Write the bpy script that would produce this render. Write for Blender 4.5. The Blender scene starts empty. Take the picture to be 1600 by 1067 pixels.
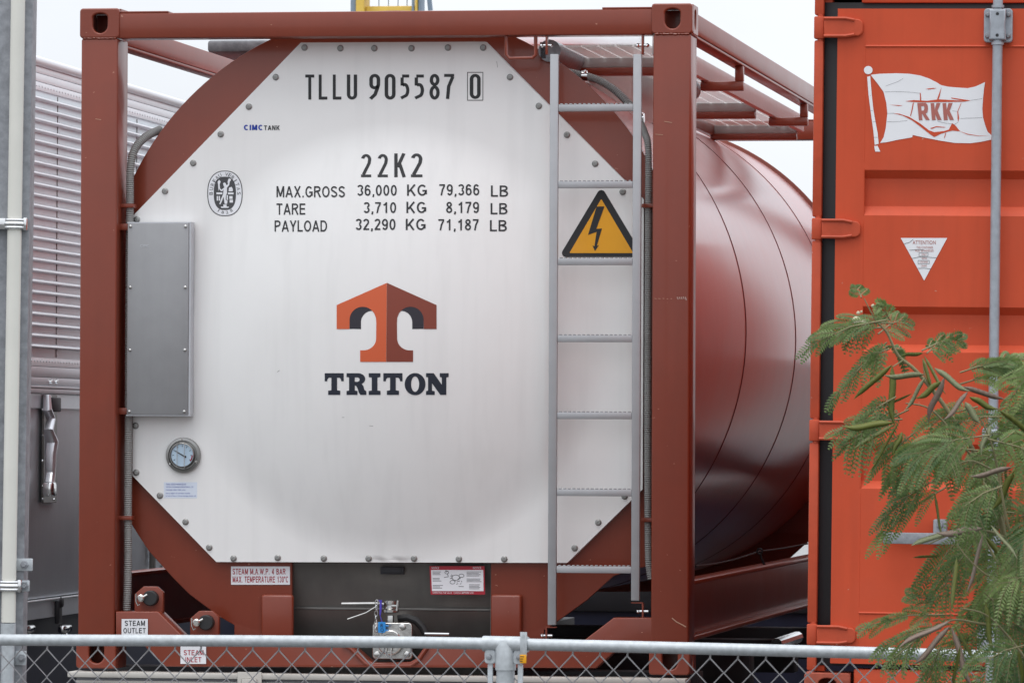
import bpy, bmesh, math, random
from mathutils import Vector, Matrix, Euler
from mathutils.geometry import delaunay_2d_cdt
R_ = math.radians
random.seed(7)
SC = bpy.context.scene
COL = SC.collection

# ------------------------------------------------------------------ camera
FPX = 8400.0                       # focal length in pixels of a 1600 px wide picture
YAW, PITCH, ROLL = math.atan(1365/FPX), math.atan(150/FPX), 0.0045
CAM = Vector((3.95, -21.2, 2.05))
CROT = Matrix.Rotation(YAW, 3, 'Z') @ Matrix.Rotation(math.pi/2+PITCH, 3, 'X') @ Matrix.Rotation(ROLL, 3, 'Z')
cd = bpy.data.cameras.new('camera'); cam = bpy.data.objects.new('camera', cd); COL.objects.link(cam)
cd.sensor_width = 36; cd.lens = FPX/1600*36; cd.clip_start = .5; cd.clip_end = 3000
cam.matrix_world = Matrix.Translation(CAM) @ CROT.to_4x4()
cd.dof.use_dof = True; cd.dof.focus_distance = 21.4; cd.dof.aperture_fstop = 34
SC.camera = cam

# ------------------------------------------------------------------ sky and sun
SUN_EL, SUN_AZ = 72, 200           # degrees; azimuth measured clockwise from +Y
w = bpy.data.worlds.new('World'); SC.world = w; w.use_nodes = True
nt = w.node_tree; nt.nodes.clear()
def N(t, typ, **kw):
    n = t.nodes.new(typ)
    for k, v in kw.items(): setattr(n, k, v)
    return n
out = N(nt, 'ShaderNodeOutputWorld'); bg = N(nt, 'ShaderNodeBackground'); bg.inputs[1].default_value = .1
sky = N(nt, 'ShaderNodeTexSky', sky_type='NISHITA', sun_disc=False)
sky.sun_elevation = R_(SUN_EL); sky.sun_rotation = R_(SUN_AZ); sky.air_density = 1; sky.dust_density = 4
tc = N(nt, 'ShaderNodeTexCoord'); sep = N(nt, 'ShaderNodeSeparateXYZ'); nt.links.new(tc.outputs['Generated'], sep.inputs[0])
cl = N(nt, 'ShaderNodeMath', operation='MAXIMUM'); cl.inputs[1].default_value = 0; nt.links.new(sep.outputs[2], cl.inputs[0])
m1 = N(nt, 'ShaderNodeMath', operation='MULTIPLY_ADD'); m1.inputs[1].default_value = 11.5; m1.inputs[2].default_value = 10.1
nt.links.new(cl.outputs[0], m1.inputs[0])
noi = N(nt, 'ShaderNodeTexNoise'); noi.inputs['Scale'].default_value = 7; noi.inputs['Detail'].default_value = 6
nt.links.new(tc.outputs['Generated'], noi.inputs['Vector'])
m2 = N(nt, 'ShaderNodeMapRange'); m2.inputs[3].default_value = .90; m2.inputs[4].default_value = 1.08; m2.inputs[1].default_value = .3; m2.inputs[2].default_value = .7
nt.links.new(noi.outputs[0], m2.inputs[0])
m3 = N(nt, 'ShaderNodeMath', operation='MULTIPLY'); nt.links.new(m1.outputs[0], m3.inputs[0]); nt.links.new(m2.outputs[0], m3.inputs[1])
vs = N(nt, 'ShaderNodeVectorMath', operation='SCALE'); vs.inputs[0].default_value = (.95, .988, 1.045); nt.links.new(m3.outputs[0], vs.inputs['Scale'])
mx = N(nt, 'ShaderNodeMixRGB'); mx.inputs[0].default_value = .85
nt.links.new(sky.outputs[0], mx.inputs[1]); nt.links.new(vs.outputs[0], mx.inputs[2])
nt.links.new(mx.outputs[0], bg.inputs[0]); nt.links.new(bg.outputs[0], out.inputs[0])
sd = bpy.data.lights.new('sun', 'SUN'); sd.energy = 1.0; sd.angle = R_(25); sd.color = (1, .97, .93)
sun = bpy.data.objects.new('sun', sd); COL.objects.link(sun)
az, el = R_(SUN_AZ), R_(SUN_EL)
sdir = Vector((math.sin(az)*math.cos(el), math.cos(az)*math.cos(el), math.sin(el)))
sun.rotation_euler = sdir.to_track_quat('Z', 'Y').to_euler(); sun.location = sdir*60
SC.view_settings.view_transform = 'Standard'; SC.view_settings.look = 'None'
SC.view_settings.exposure = 0.0; SC.view_settings.gamma = 1

# ------------------------------------------------------------------ materials
def lin(r, g, b):
    f = lambda c: c/12.92 if c <= .04045 else ((c+.055)/1.055)**2.4
    return tuple(f(c/255) for c in (r, g, b))
def mat(name, rgb, rough=.5, metal=0, var=.06, nscale=6, bump=.0, bscale=60, spec=.5, coat=0, streak=0, chips=0, chipcol=(.5, .4, .35), dirt=0, dirtcol=(.12, .1, .08)):
    m = bpy.data.materials.new(name); m.use_nodes = True; t = m.node_tree
    b = t.nodes['Principled BSDF']
    b.inputs['Roughness'].default_value = rough; b.inputs['Metallic'].default_value = metal
    b.inputs['Specular IOR Level'].default_value = spec; b.inputs['Coat Weight'].default_value = coat; b.inputs['Coat Roughness'].default_value = .12
    tc = N(t, 'ShaderNodeTexCoord')
    n1 = N(t, 'ShaderNodeTexNoise'); n1.inputs['Scale'].default_value = nscale; n1.inputs['Detail'].default_value = 6; n1.inputs['Roughness'].default_value = .65
    t.links.new(tc.outputs['Object'], n1.inputs['Vector'])
    mr = N(t, 'ShaderNodeMapRange'); mr.inputs[1].default_value = .3; mr.inputs[2].default_value = .7
    mr.inputs[3].default_value = 1-var; mr.inputs[4].default_value = 1+var; t.links.new(n1.outputs[0], mr.inputs[0])
    v = N(t, 'ShaderNodeVectorMath', operation='SCALE'); v.inputs[0].default_value = rgb; t.links.new(mr.outputs[0], v.inputs['Scale'])
    c = v.outputs[0]
    def noisemask(scale, lo, hi, sc3=None, detail=4):
        n = N(t, 'ShaderNodeTexNoise'); n.inputs['Scale'].default_value = scale; n.inputs['Detail'].default_value = detail
        if sc3:
            mp = N(t, 'ShaderNodeMapping'); mp.inputs['Scale'].default_value = sc3; t.links.new(tc.outputs['Object'], mp.inputs[0]); t.links.new(mp.outputs[0], n.inputs['Vector'])
        else: t.links.new(tc.outputs['Object'], n.inputs['Vector'])
        r = N(t, 'ShaderNodeMapRange'); r.inputs[1].default_value = lo; r.inputs[2].default_value = hi; t.links.new(n.outputs[0], r.inputs[0]); return r.outputs[0]
    def mixin(c, col, mask, amt):
        mm = N(t, 'ShaderNodeMath', operation='MULTIPLY'); mm.inputs[1].default_value = amt; t.links.new(mask, mm.inputs[0])
        x = N(t, 'ShaderNodeMixRGB'); x.inputs[2].default_value = (*col, 1); t.links.new(mm.outputs[0], x.inputs[0]); t.links.new(c, x.inputs[1]); return x.outputs[0]
    if streak: c = mixin(c, tuple(.55*k for k in rgb), noisemask(1, .48, .8, (22, 22, 1.1), 5), streak)
    if dirt: c = mixin(c, dirtcol, noisemask(3.1, .5, .75, None, 8), dirt)
    if chips: c = mixin(c, chipcol, noisemask(34, .735, .75, (1, 1, 1.8), 3), chips)
    t.links.new(c, b.inputs['Base Color'])
    rr = N(t, 'ShaderNodeMapRange'); rr.inputs[3].default_value = max(.02, rough-.07); rr.inputs[4].default_value = min(1, rough+.07); t.links.new(n1.outputs[0], rr.inputs[0]); t.links.new(rr.outputs[0], b.inputs['Roughness'])
    if bump:
        n2 = N(t, 'ShaderNodeTexNoise'); n2.inputs['Scale'].default_value = bscale; n2.inputs['Detail'].default_value = 3; t.links.new(tc.outputs['Object'], n2.inputs['Vector'])
        bp = N(t, 'ShaderNodeBump'); bp.inputs['Strength'].default_value = bump; bp.inputs['Distance'].default_value = .01
        t.links.new(n2.outputs[0], bp.inputs['Height']); t.links.new(bp.outputs[0], b.inputs['Normal'])
    return m
M = {}
M['red'] = mat('oxide_red_paint', (.215, .040, .019), .36, spec=.4, coat=.28, var=.06, nscale=3, bump=.08, bscale=9, chips=.8, chipcol=(.45, .22, .15), dirt=.3, dirtcol=(.13, .036, .022), streak=.12)
M['shell'] = mat('glossy_red_shell', (.48, .066, .050), .34, var=.05, nscale=2, bump=.16, bscale=2.2, coat=.8, dirt=.15, dirtcol=(.2, .1, .09), streak=.15)
M['white'] = mat('white_panel_paint', (.815, .812, .80), .42, var=.02, nscale=2, streak=.12, dirt=.08, dirtcol=(.5, .47, .42))
M['black'] = mat('black_lettering', (.012, .012, .014), .45)
M['navy'] = mat('navy_lettering', (.012, .016, .03), .45)
M['logo_light'] = mat('logo_orange', lin(205, 92, 50), .45, var=.02)
M['logo_dark'] = mat('logo_brown', lin(128, 56, 38), .45, var=.02)
M['logo_arch'] = mat('logo_arch', lin(38, 34, 44), .45, var=.02)
M['blue'] = mat('blue_lettering', lin(30, 60, 160), .45)
M['crimson'] = mat('crimson_print', lin(165, 25, 45), .45)
M['sticker'] = mat('white_sticker', (.78, .79, .82), .4, var=.03, dirt=.08)
M['bluesticker'] = mat('pale_blue_sticker', (.68, .74, .84), .4, var=.03)
M['darkgrey'] = mat('dark_grey_print', (.06, .06, .065), .5)
M['alu'] = mat('aluminium', (.60, .61, .64), .36, metal=.75, var=.06, nscale=12, bump=.03)
M['aluladder'] = mat('ladder_aluminium', (.40, .41, .425), .42, metal=.35, var=.06, nscale=9, dirt=.15, dirtcol=(.3, .3, .3))
M['box'] = mat('stainless_cover', (.31, .312, .32), .45, metal=.3, var=.05, nscale=8, bump=.04, bscale=25, streak=.12)
M['steel'] = mat('stainless_steel', (.55, .54, .52), .25, metal=1, var=.1, nscale=20, bump=.05)
M['gaugesteel'] = mat('dull_gauge_steel', (.30, .295, .285), .3, metal=1, var=.15, nscale=25)
M['bolt'] = mat('weathered_bolt', (.30, .30, .29), .42, metal=.6, var=.15, nscale=60)
M['seam'] = mat('dark_seam', (.13, .026, .022), .5, var=.1)
M['hose'] = mat('grey_conduit', (.27, .27, .262), .5, var=.08)
M['darksteel'] = mat('dark_recess_steel', (.16, .152, .142), .38, metal=.5, var=.12, nscale=5, streak=.2)
M['blackrub'] = mat('black_rubber', (.018, .018, .019), .55, var=.1)
M['dark'] = mat('dark_underframe', (.018, .018, .022), .6, var=.2)
M['navypaint'] = mat('dark_navy_paint', (.012, .016, .04), .5, var=.15)
M['yellow'] = mat('warning_yellow', lin(235, 165, 15), .4, var=.03)
M['orange'] = mat('orange_container_paint', (.57, .075, .026), .5, spec=.3, var=.08, nscale=2.5, bump=.07, bscale=5, streak=.22, dirt=.2, chips=.7, chipcol=(.5, .3, .22), dirtcol=(.42, .10, .06))
M['orangeworn'] = mat('worn_orange_paint', (.50, .074, .03), .5, spec=.3, var=.12, nscale=8, bump=.12, bscale=30, chips=.9, chipcol=(.52, .38, .33), dirt=.35, dirtcol=(.16, .055, .04))
M['rust'] = mat('rusty_orange_steel', (.36, .075, .04), .65, var=.3, nscale=18, bump=.25, bscale=40, chips=.9, chipcol=(.35, .25, .2), dirt=.7, dirtcol=(.07, .035, .025))
M['gasket'] = mat('door_gasket', (.011, .011, .013), .5, var=.15)
M['anglegrey'] = mat('grey_angle', (.36, .35, .34), .55, var=.06)
M['edgewhite'] = mat('walkway_edge_paint', (.85, .85, .85), .7, var=.03)
M['spill'] = mat('pale_spill_box', (.6, .59, .57), .5, var=.06)
M['galv'] = mat('galvanised_steel', (.47, .50, .52), .48, metal=.35, var=.16, nscale=55, bump=.05, dirt=.12, dirtcol=(.3, .32, .33))
M['galvdark'] = mat('weathered_galvanised_steel', (.27, .28, .30), .55, metal=.35, var=.28, nscale=30, bump=.08, dirt=.2, dirtcol=(.4, .41, .43))
M['wire'] = mat('galvanised_wire', (.36, .35, .36), .5, metal=.4, var=.15, nscale=40)
M['lock'] = mat('galvanised_lock_gear', (.36, .385, .42), .5, metal=.35, var=.15, nscale=30, bump=.06)
M['pvc'] = mat('white_pipe', (.70, .69, .63), .42, var=.05, nscale=4, streak=.12)
M['flag'] = mat('white_vinyl', (.80, .80, .82), .4, var=.03, dirt=.06)
M['flagtext'] = mat('faded_red_print', lin(172, 100, 90), .5, var=.06)
M['trail'] = mat('trailer_aluminium', (.60, .635, .665), .36, metal=.55, var=.05, nscale=4, bump=.03, bscale=8, streak=.08)
M['trailtop'] = mat('trailer_rail_aluminium', (.80, .835, .86), .35, metal=.15, var=.03, nscale=4)
M['chrome'] = mat('chrome', (.75, .75, .75), .12, metal=1, var=.05)
M['cream'] = mat('cream_chassis_paint', (.52, .50, .46), .5, var=.08, nscale=8, dirt=.3, dirtcol=(.22, .19, .16))
M['greypanel'] = mat('grey_chassis_panel', (.30, .30, .33), .5, var=.08, dirt=.2)
M['bluetag'] = mat('blue_plastic_tag', lin(40, 140, 215), .4)
M['purple'] = mat('violet_seal_strap', lin(85, 75, 190), .4)
M['asphalt'] = mat('asphalt', (.10, .099, .096), .9, var=.2, nscale=3, bump=.3, bscale=120)
M['crane_y'] = mat('crane_yellow', (.72, .48, .08), .5, var=.08)
M['crane_g'] = mat('crane_grey', (.20, .26, .33), .5, var=.08)
M['plank'] = mat('walkway_plank', (.85, .84, .82), .6, metal=.1, var=.06, nscale=10)
M['dial'] = mat('gauge_dial', (.45, .58, .70), .25, var=.03)
M['vanwhite'] = mat('white_van_paint', (.8, .8, .8), .3, var=.02)
M['glass'] = mat('dark_glass', (.02, .025, .03), .08, var=.02)
def perforate(m, k):
    t = m.node_tree; o = [n for n in t.nodes if n.type == 'OUTPUT_MATERIAL'][0]; b = t.nodes['Principled BSDF']
    ms = N(t, 'ShaderNodeMixShader'); ms.inputs[0].default_value = k; tr = N(t, 'ShaderNodeBsdfTransparent')
    t.links.new(b.outputs[0], ms.inputs[1]); t.links.new(tr.outputs[0], ms.inputs[2]); t.links.new(ms.outputs[0], o.inputs[0])
perforate(M['plank'], .5)
def leafmat(name, a, b, trans=.35):
    m = bpy.data.materials.new(name); m.use_nodes = True; t = m.node_tree; t.nodes.clear()
    o = N(t, 'ShaderNodeOutputMaterial'); g = N(t, 'ShaderNodeNewGeometry')
    tc = N(t, 'ShaderNodeTexCoord'); n1 = N(t, 'ShaderNodeTexNoise'); n1.inputs['Scale'].default_value = 9; t.links.new(tc.outputs['Object'], n1.inputs['Vector'])
    ad = N(t, 'ShaderNodeMath', operation='MULTIPLY_ADD'); ad.inputs[1].default_value = .35; t.links.new(g.outputs['Random Per Island'], ad.inputs[0])
    mr = N(t, 'ShaderNodeMapRange'); mr.inputs[1].default_value = .3; mr.inputs[2].default_value = .7; mr.inputs[4].default_value = .65; t.links.new(n1.outputs[0], mr.inputs[0]); t.links.new(mr.outputs[0], ad.inputs[2])
    mx = N(t, 'ShaderNodeMixRGB'); mx.inputs[1].default_value = (*a, 1); mx.inputs[2].default_value = (*b, 1); t.links.new(ad.outputs[0], mx.inputs[0])
    p = N(t, 'ShaderNodeBsdfPrincipled'); p.inputs['Roughness'].default_value = .5; t.links.new(mx.outputs[0], p.inputs['Base Color'])
    tr = N(t, 'ShaderNodeBsdfTranslucent'); t.links.new(mx.outputs[0], tr.inputs[0])
    ms = N(t, 'ShaderNodeMixShader'); ms.inputs[0].default_value = trans; t.links.new(p.outputs[0], ms.inputs[1]); t.links.new(tr.outputs[0], ms.inputs[2]); t.links.new(ms.outputs[0], o.inputs[0])
    return m
M['leaf'] = leafmat('leaflet_green', (.04, .10, .028), (.215, .29, .085))
M['pod'] = leafmat('seed_pod_skin', (.13, .16, .03), (.20, .21, .04), .25)
M['podbrown'] = leafmat('dry_seed_pod_skin', (.24, .16, .13), (.30, .24, .18), .2)
M['podpale'] = leafmat('pale_seed_pod_skin', (.22, .26, .13), (.30, .30, .17), .25)
M['stem'] = mat('green_brown_stem', (.19, .17, .08), .6, var=.2, nscale=20)
M['flower'] = mat('cream_flower', (.62, .60, .42), .8, var=.15, nscale=200, bump=.6, bscale=500)

# ------------------------------------------------------------------ helpers
class Frame:
    """a thing's own axes: x to the right, y into its face, z up"""
    def __init__(s, origin, rz=0, ry=0):
        s.M = Matrix.Translation(origin) @ Matrix.Rotation(rz, 4, 'Z') @ Matrix.Rotation(ry, 4, 'Y'); s.I = s.M.inverted()
    def pt(s, px, py, d=0.0):
        v = CROT @ Vector(((px-800)/FPX, -(py-533.5)/FPX, -1))
        o = s.I @ CAM; dd = s.I.to_3x3() @ v
        return o + dd*((d-o.y)/dd.y)
    def xz(s, px, py, d=0.0):
        p = s.pt(px, py, d); return (p.x, p.z)
def thing(name, label, cat, frame=None, group=None, kind=None):
    o = bpy.data.objects.new(name, None); COL.objects.link(o); o.empty_display_size = .2
    if frame: o.matrix_world = frame.M
    o['label'] = label; o['category'] = cat
    if group: o['group'] = group
    if kind: o['kind'] = kind
    return o
def link(name, me, m, parent=None, label=None, smooth=35):
    if m: me.materials.clear(); me.materials.append(m)
    if smooth is not None:
        for p in me.polygons: p.use_smooth = True
        me.set_sharp_from_angle(angle=R_(smooth))
    o = bpy.data.objects.new(name, me); COL.objects.link(o)
    if parent: o.parent = parent
    if label: o['label'] = label
    return o
class MB:
    def __init__(s): s.bm = bmesh.new()
    def box(s, x0, x1, y0, y1, z0, z1, bev=0, seg=2):
        r = bmesh.ops.create_cube(s.bm, size=1)['verts']
        bmesh.ops.scale(s.bm, verts=r, vec=(x1-x0, y1-y0, z1-z0)); bmesh.ops.translate(s.bm, verts=r, vec=((x0+x1)/2, (y0+y1)/2, (z0+z1)/2))
        if bev:
            es = list({e for v in r for e in v.link_edges}); bmesh.ops.bevel(s.bm, geom=es, offset=bev, segments=seg, affect='EDGES', profile=.5)
        return s
    def mesh(s, vs, fs):
        b = [s.bm.verts.new(v) for v in vs]
        for f in fs:
            try: s.bm.faces.new([b[i] for i in f])
            except ValueError: pass
        return s
    def tube(s, pts, r, n=10, closed=False, caps=True):
        pts = [Vector(p) for p in pts]; L = len(pts); rs = r if isinstance(r, (list, tuple)) else [r]*L
        rings = []; up = None
        for i, p in enumerate(pts):
            a = pts[(i-1) % L] if (closed or i > 0) else p; b = pts[(i+1) % L] if (closed or i < L-1) else p
            t = (b-a).normalized()
            if up is None:
                up = Vector((0, 0, 1)) if abs(t.z) < .9 else Vector((0, 1, 0))
            u = t.cross(up).normalized(); v = u.cross(t).normalized(); up = v
            rings.append([s.bm.verts.new(p+(u*math.cos(2*math.pi*k/n)+v*math.sin(2*math.pi*k/n))*rs[i]) for k in range(n)])
        for i in range(L if closed else L-1):
            A, B = rings[i], rings[(i+1) % L]
            for k in range(n): s.bm.faces.new((A[k], A[(k+1) % n], B[(k+1) % n], B[k]))
        if caps and not closed: s.bm.faces.new(rings[0][::-1]); s.bm.faces.new(rings[-1])
        return s
    def lathe(s, c, prof, axis='y', n=32):
        """prof: (distance along the axis, radius)"""
        c = Vector(c); rings = []
        for d, r in prof:
            ring = []
            for k in range(n):
                a = 2*math.pi*k/n; q = (math.cos(a)*max(r, 1e-5), math.sin(a)*max(r, 1e-5))
                o = {'y': Vector((q[0], d, q[1])), 'x': Vector((d, q[0], q[1])), 'z': Vector((q[0], q[1], d))}[axis]
                ring.append(s.bm.verts.new(c+o))
            rings.append(ring)
        for A, B in zip(rings, rings[1:]):
            for k in range(n): s.bm.faces.new((A[k], A[(k+1) % n], B[(k+1) % n], B[k]))
        s.bm.faces.new(rings[0]); s.bm.faces.new(rings[-1][::-1]); return s
    def ball(s, c, r, sub=2, sc=(1, 1, 1)):
        v = bmesh.ops.create_icosphere(s.bm, subdivisions=sub, radius=r)['verts']; bmesh.ops.scale(s.bm, verts=v, vec=sc); bmesh.ops.translate(s.bm, verts=v, vec=c); return s
    def me(s, name):
        bmesh.ops.recalc_face_normals(s.bm, faces=s.bm.faces); me = bpy.data.meshes.new(name); s.bm.to_mesh(me); s.bm.free(); return me
    def build(s, name, m, parent=None, label=None, smooth=35): return link(name, s.me(name), m, parent, label, smooth)
def curve_mesh(name, loops, y0, y1, bev=0, res=2):
    """closed outlines (x,z), inner ones are holes, filled and given thickness from y0 to y1"""
    cu = bpy.data.curves.new('outline', 'CURVE'); cu.dimensions = '2D'; cu.fill_mode = 'BOTH'
    for lp in loops:
        sp = cu.splines.new('POLY'); sp.points.add(len(lp)-1); sp.use_cyclic_u = True
        for p, q in zip(sp.points, lp): p.co = (q[0], q[1], 0, 1)
    th = abs(y1-y0)
    if bev: cu.bevel_depth = bev; cu.bevel_resolution = res; cu.offset = -bev
    cu.extrude = max(0, th/2-bev)
    ob = bpy.data.objects.new('outline', cu); me = bpy.data.meshes.new_from_object(ob); me.name = name
    bpy.data.objects.remove(ob); bpy.data.curves.remove(cu)
    ym = (y0+y1)/2
    for v in me.vertices: v.co = (v.co.x, ym-v.co.z, v.co.y)
    return me
def flip_fix(me):
    bm = bmesh.new(); bm.from_mesh(me); bmesh.ops.remove_doubles(bm, verts=bm.verts, dist=1e-6); bmesh.ops.recalc_face_normals(bm, faces=bm.faces); bm.to_mesh(me); bm.free(); return me
def prism(name, loops, y0, y1, m, parent=None, bev=0, label=None):
    return link(name, flip_fix(curve_mesh(name, loops, y0, y1, bev)), m, parent, label)
def flat_mesh(name, loops, surf, grid=0):
    me = curve_mesh(name, loops, 0, 0)
    if grid:                         # cut into small cells so that the decal follows the dished surface
        bm = bmesh.new(); bm.from_mesh(me); bmesh.ops.remove_doubles(bm, verts=bm.verts, dist=1e-6)
        for ax in (0, 2):
            lo = min(v.co[ax] for v in bm.verts); hi = max(v.co[ax] for v in bm.verts); k = lo+grid
            while k < hi:
                no = (1, 0, 0) if ax == 0 else (0, 0, 1); bmesh.ops.bisect_plane(bm, geom=bm.verts[:]+bm.edges[:]+bm.faces[:], plane_co=(k, 0, 0) if ax == 0 else (0, 0, k), plane_no=no, dist=1e-5); k += grid
        bm.to_mesh(me); bm.free()
    for v in me.vertices: v.co = surf(v.co.x, v.co.z)
    bm = bmesh.new(); bm.from_mesh(me); bmesh.ops.remove_doubles(bm, verts=bm.verts, dist=1e-6)
    for f in bm.faces:
        f.normal_update()
        if f.normal.y > 0: f.normal_flip()
    bm.to_mesh(me); bm.free(); return me
def stroke(pts, t, closed=False):
    """outline quads of a constant-width stroke, as a list of (x,z) quads"""
    P = [Vector((p[0], p[1])) for p in pts]; n = len(P); L = []; Rr = []
    for i in range(n):
        if closed: a, b = P[i-1], P[(i+1) % n]
        else: a, b = P[max(0, i-1)], P[min(n-1, i+1)]
        d1 = (P[i]-a).normalized() if (P[i]-a).length > 1e-9 else None; d2 = (b-P[i]).normalized() if (b-P[i]).length > 1e-9 else None
        d1 = d1 or d2; d2 = d2 or d1
        nn = Vector((-(d1+d2).y, (d1+d2).x)).normalized(); k = max(.45, nn.dot(Vector((-d2.y, d2.x))))
        L.append(P[i]+nn*t/2/k); Rr.append(P[i]-nn*t/2/k)
    return L, Rr, closed
def stroke_mesh(name, strokes, surf):
    bm = bmesh.new()
    for L, Rr, closed in strokes:
        a = [bm.verts.new(surf(*p)) for p in L]; b = [bm.verts.new(surf(*p)) for p in Rr]; n = len(a)
        for i in range(n if closed else n-1): j = (i+1) % n; bm.faces.new((a[i], a[j], b[j], b[i]))
    for f in bm.faces:
        f.normal_update()
        if f.normal.y > 0: f.normal_flip()
    me = bpy.data.meshes.new(name); bm.to_mesh(me); bm.free(); return me
def arc(cx, cz, rx, rz, a0, a1, n=14):
    return [(cx+rx*math.cos(R_(a0+(a1-a0)*i/n)), cz+rz*math.sin(R_(a0+(a1-a0)*i/n))) for i in range(n+1)]
def rect(x0, z0, x1, z1): return [(x0, z0), (x1, z0), (x1, z1), (x0, z1)]
def rrect(x0, z0, x1, z1, r, n=6):
    return arc(x1-r, z0+r, r, r, -90, 0, n)+arc(x1-r, z1-r, r, r, 0, 90, n)+arc(x0+r, z1-r, r, r, 90, 180, n)+arc(x0+r, z0+r, r, r, 180, 270, n)
def font_loops(txt, shear=0):
    """mesh of a built-in-font text, normalised to a unit box"""
    cu = bpy.data.curves.new('text', 'FONT'); cu.body = txt; cu.shear = shear; cu.resolution_u = 3
    ob = bpy.data.objects.new('text', cu); me = bpy.data.meshes.new_from_object(ob); bpy.data.objects.remove(ob); bpy.data.curves.remove(cu)
    xs = [v.co.x for v in me.vertices]; ys = [v.co.y for v in me.vertices]
    x0, x1, y0, y1 = min(xs), max(xs), min(ys), max(ys)
    vs = [((v.co.x-x0)/(x1-x0), (v.co.y-y0)/(y1-y0)) for v in me.vertices]; fs = [tuple(p.vertices) for p in me.polygons]
    bpy.data.meshes.remove(me); return vs, fs
def text_mesh(items, bold=0):
    """items: (text, fn) where fn maps unit (u,v) to a 3-D point"""
    bm = bmesh.new()
    for txt, fn in items:
        vs, fs = font_loops(txt); b = [bm.verts.new(fn(u, v)) for u, v in vs]
        for f in fs:
            try:
                q = bm.faces.new([b[i] for i in f]); q.normal_update()
                if q.normal.y > 0: q.normal_flip()
            except ValueError: pass
    me = bpy.data.meshes.new('lettering'); bm.to_mesh(me); bm.free(); return me
def pxtext(frame, items, d, name, m, parent, surf=None, label=None):
    """items: (text, (x0,y0,x1,y1) in photograph pixels)"""
    def mk(b):
        def fn(u, v):
            px, py = b[0]+(b[2]-b[0])*u, b[3]+(b[1]-b[3])*v
            return surf(px, py) if surf else frame.pt(px, py, d)
        return fn
    return link(name, text_mesh([(t, mk(b)) for t, b in items]), m, parent, label, None)

# ================================================================== setting
g = MB(); g.mesh([(-900, -300, 0), (900, -300, 0), (900, 1500, 0), (-900, 1500, 0)], [(0, 1, 2, 3)])
go = g.build('ground', M['asphalt']); go['kind'] = 'structure'

# ================================================================== tank container
z0w = Frame((0, 0, 0)).pt(605, 1049).z
T = Frame((0, 0, z0w))
tank = thing('tank_container', 'white ended tank in a red brown frame with ladder and TRITON lettering', 'tank container', T)
X0 = T.pt(121.5, 530).x; X1 = T.pt(1080, 530).x; H = T.pt(605, 9.5).z
def Z(py, d=0): return T.pt(605, py, d).z
def X(px, d=0): return T.pt(px, 530, d).x
CW, CD, CH, LEN = .165, .185, .121, 7.7
def oval(cx, cz, wx, hz, n=10):
    return arc(cx, cz+hz/2-wx*.28, wx/2, wx*.28, 0, 180, n)+arc(cx, cz-hz/2+wx/2, wx/2, wx/2, 180, 360, n)
def casting(xa, za, yb, side, top):
    b = MB(); y0, y1 = (0, CD) if yb == 0 else (LEN-CD, LEN)
    fm = curve_mesh('casting', [rrect(xa, za, xa+CW, za+CH, .014), oval(xa+CW/2+.002, za+CH*.5, .062, .08)], y0, y0+.03, .006)
    b.bm.from_mesh(fm)
    xo = xa if side < 0 else xa+CW-.03; xi = xa+CW-.012 if side < 0 else xa
    sm = curve_mesh('casting', [rrect(y0+.0302, za+.0005, y1, za+CH-.0005, .012), oval((y0+y1)/2, za+CH*.5, .06, .08)], 0, .03, .004)
    for v in sm.vertices: v.co = (xo+v.co.y, v.co.x, v.co.z)
    b.bm.from_mesh(sm)
    b.box(xi, xi+.012, y0+.031, y1, za+.001, za+CH-.001); b.box(xa+.031, xa+CW-.03, y0+.031, y1, za+.001, za+.014); b.box(xa+.031, xa+CW-.03, y0+.031, y1, za+CH-.014, za+CH-.001)
    b.box(xa+.031, xa+CW-.03, y1-.014, y1, za+.015, za+CH-.015)
    return b.build('corner_casting', M['red'], tank)
for yb in (0, 1):
    for sx in (-1, 1):
        for tp in (0, 1):
            casting(X0 if sx < 0 else X1-CW, H-CH if tp else 0, yb, sx, tp)
for sx in (-1, 1):
    for y0, y1 in ((.004, .19), (LEN-.19, LEN-.004)):
        xa, xb = (X0+.006, X0+.006+.152) if sx < 0 else (X1-.158, X1-.006)
        b = MB(); b.box(xa, xb, y0, y1, CH+.001, H-CH-.001, .009, 3)
        rw = random.Random(int(y0*10)+sx)
        for zz in (CH+.0005, H-CH-.0005):     # weld bead where the post meets the casting
            yy_ = y0 if y0 < 1 else y1
            b.tube([(xa+.008+(xb-xa-.016)*k/24, yy_+rw.uniform(-.001, .001), zz+rw.uniform(-.0012, .0012)) for k in range(25)], [.0042*rw.uniform(.75, 1.15) for k in range(25)], 6)
            if sx > 0: b.tube([(xb+rw.uniform(-.001, .001), y0+.01+(y1-y0-.02)*k/24, zz+rw.uniform(-.0012, .0012)) for k in range(25)], [.0042*rw.uniform(.75, 1.15) for k in range(25)], 6)
        b.build('corner_post', M['red'], tank)
zb0, zb1 = Z(57), Z(17.5)
for y0 in (.006, LEN-.126):
    b = MB(); b.box(X0+CW-.004, X1-CW+.004, y0, y0+.12, zb0, zb1, .006)
    b.box(X0+CW+.001, X0+CW+.20, y0+.004, y0+.1, zb1+.0005, zb1+.008, .002); b.box(X1-CW-.20, X1-CW-.001, y0+.004, y0+.1, zb1+.0005, zb1+.008, .002)
    b.build('top_beam', M['red'], tank)
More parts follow.
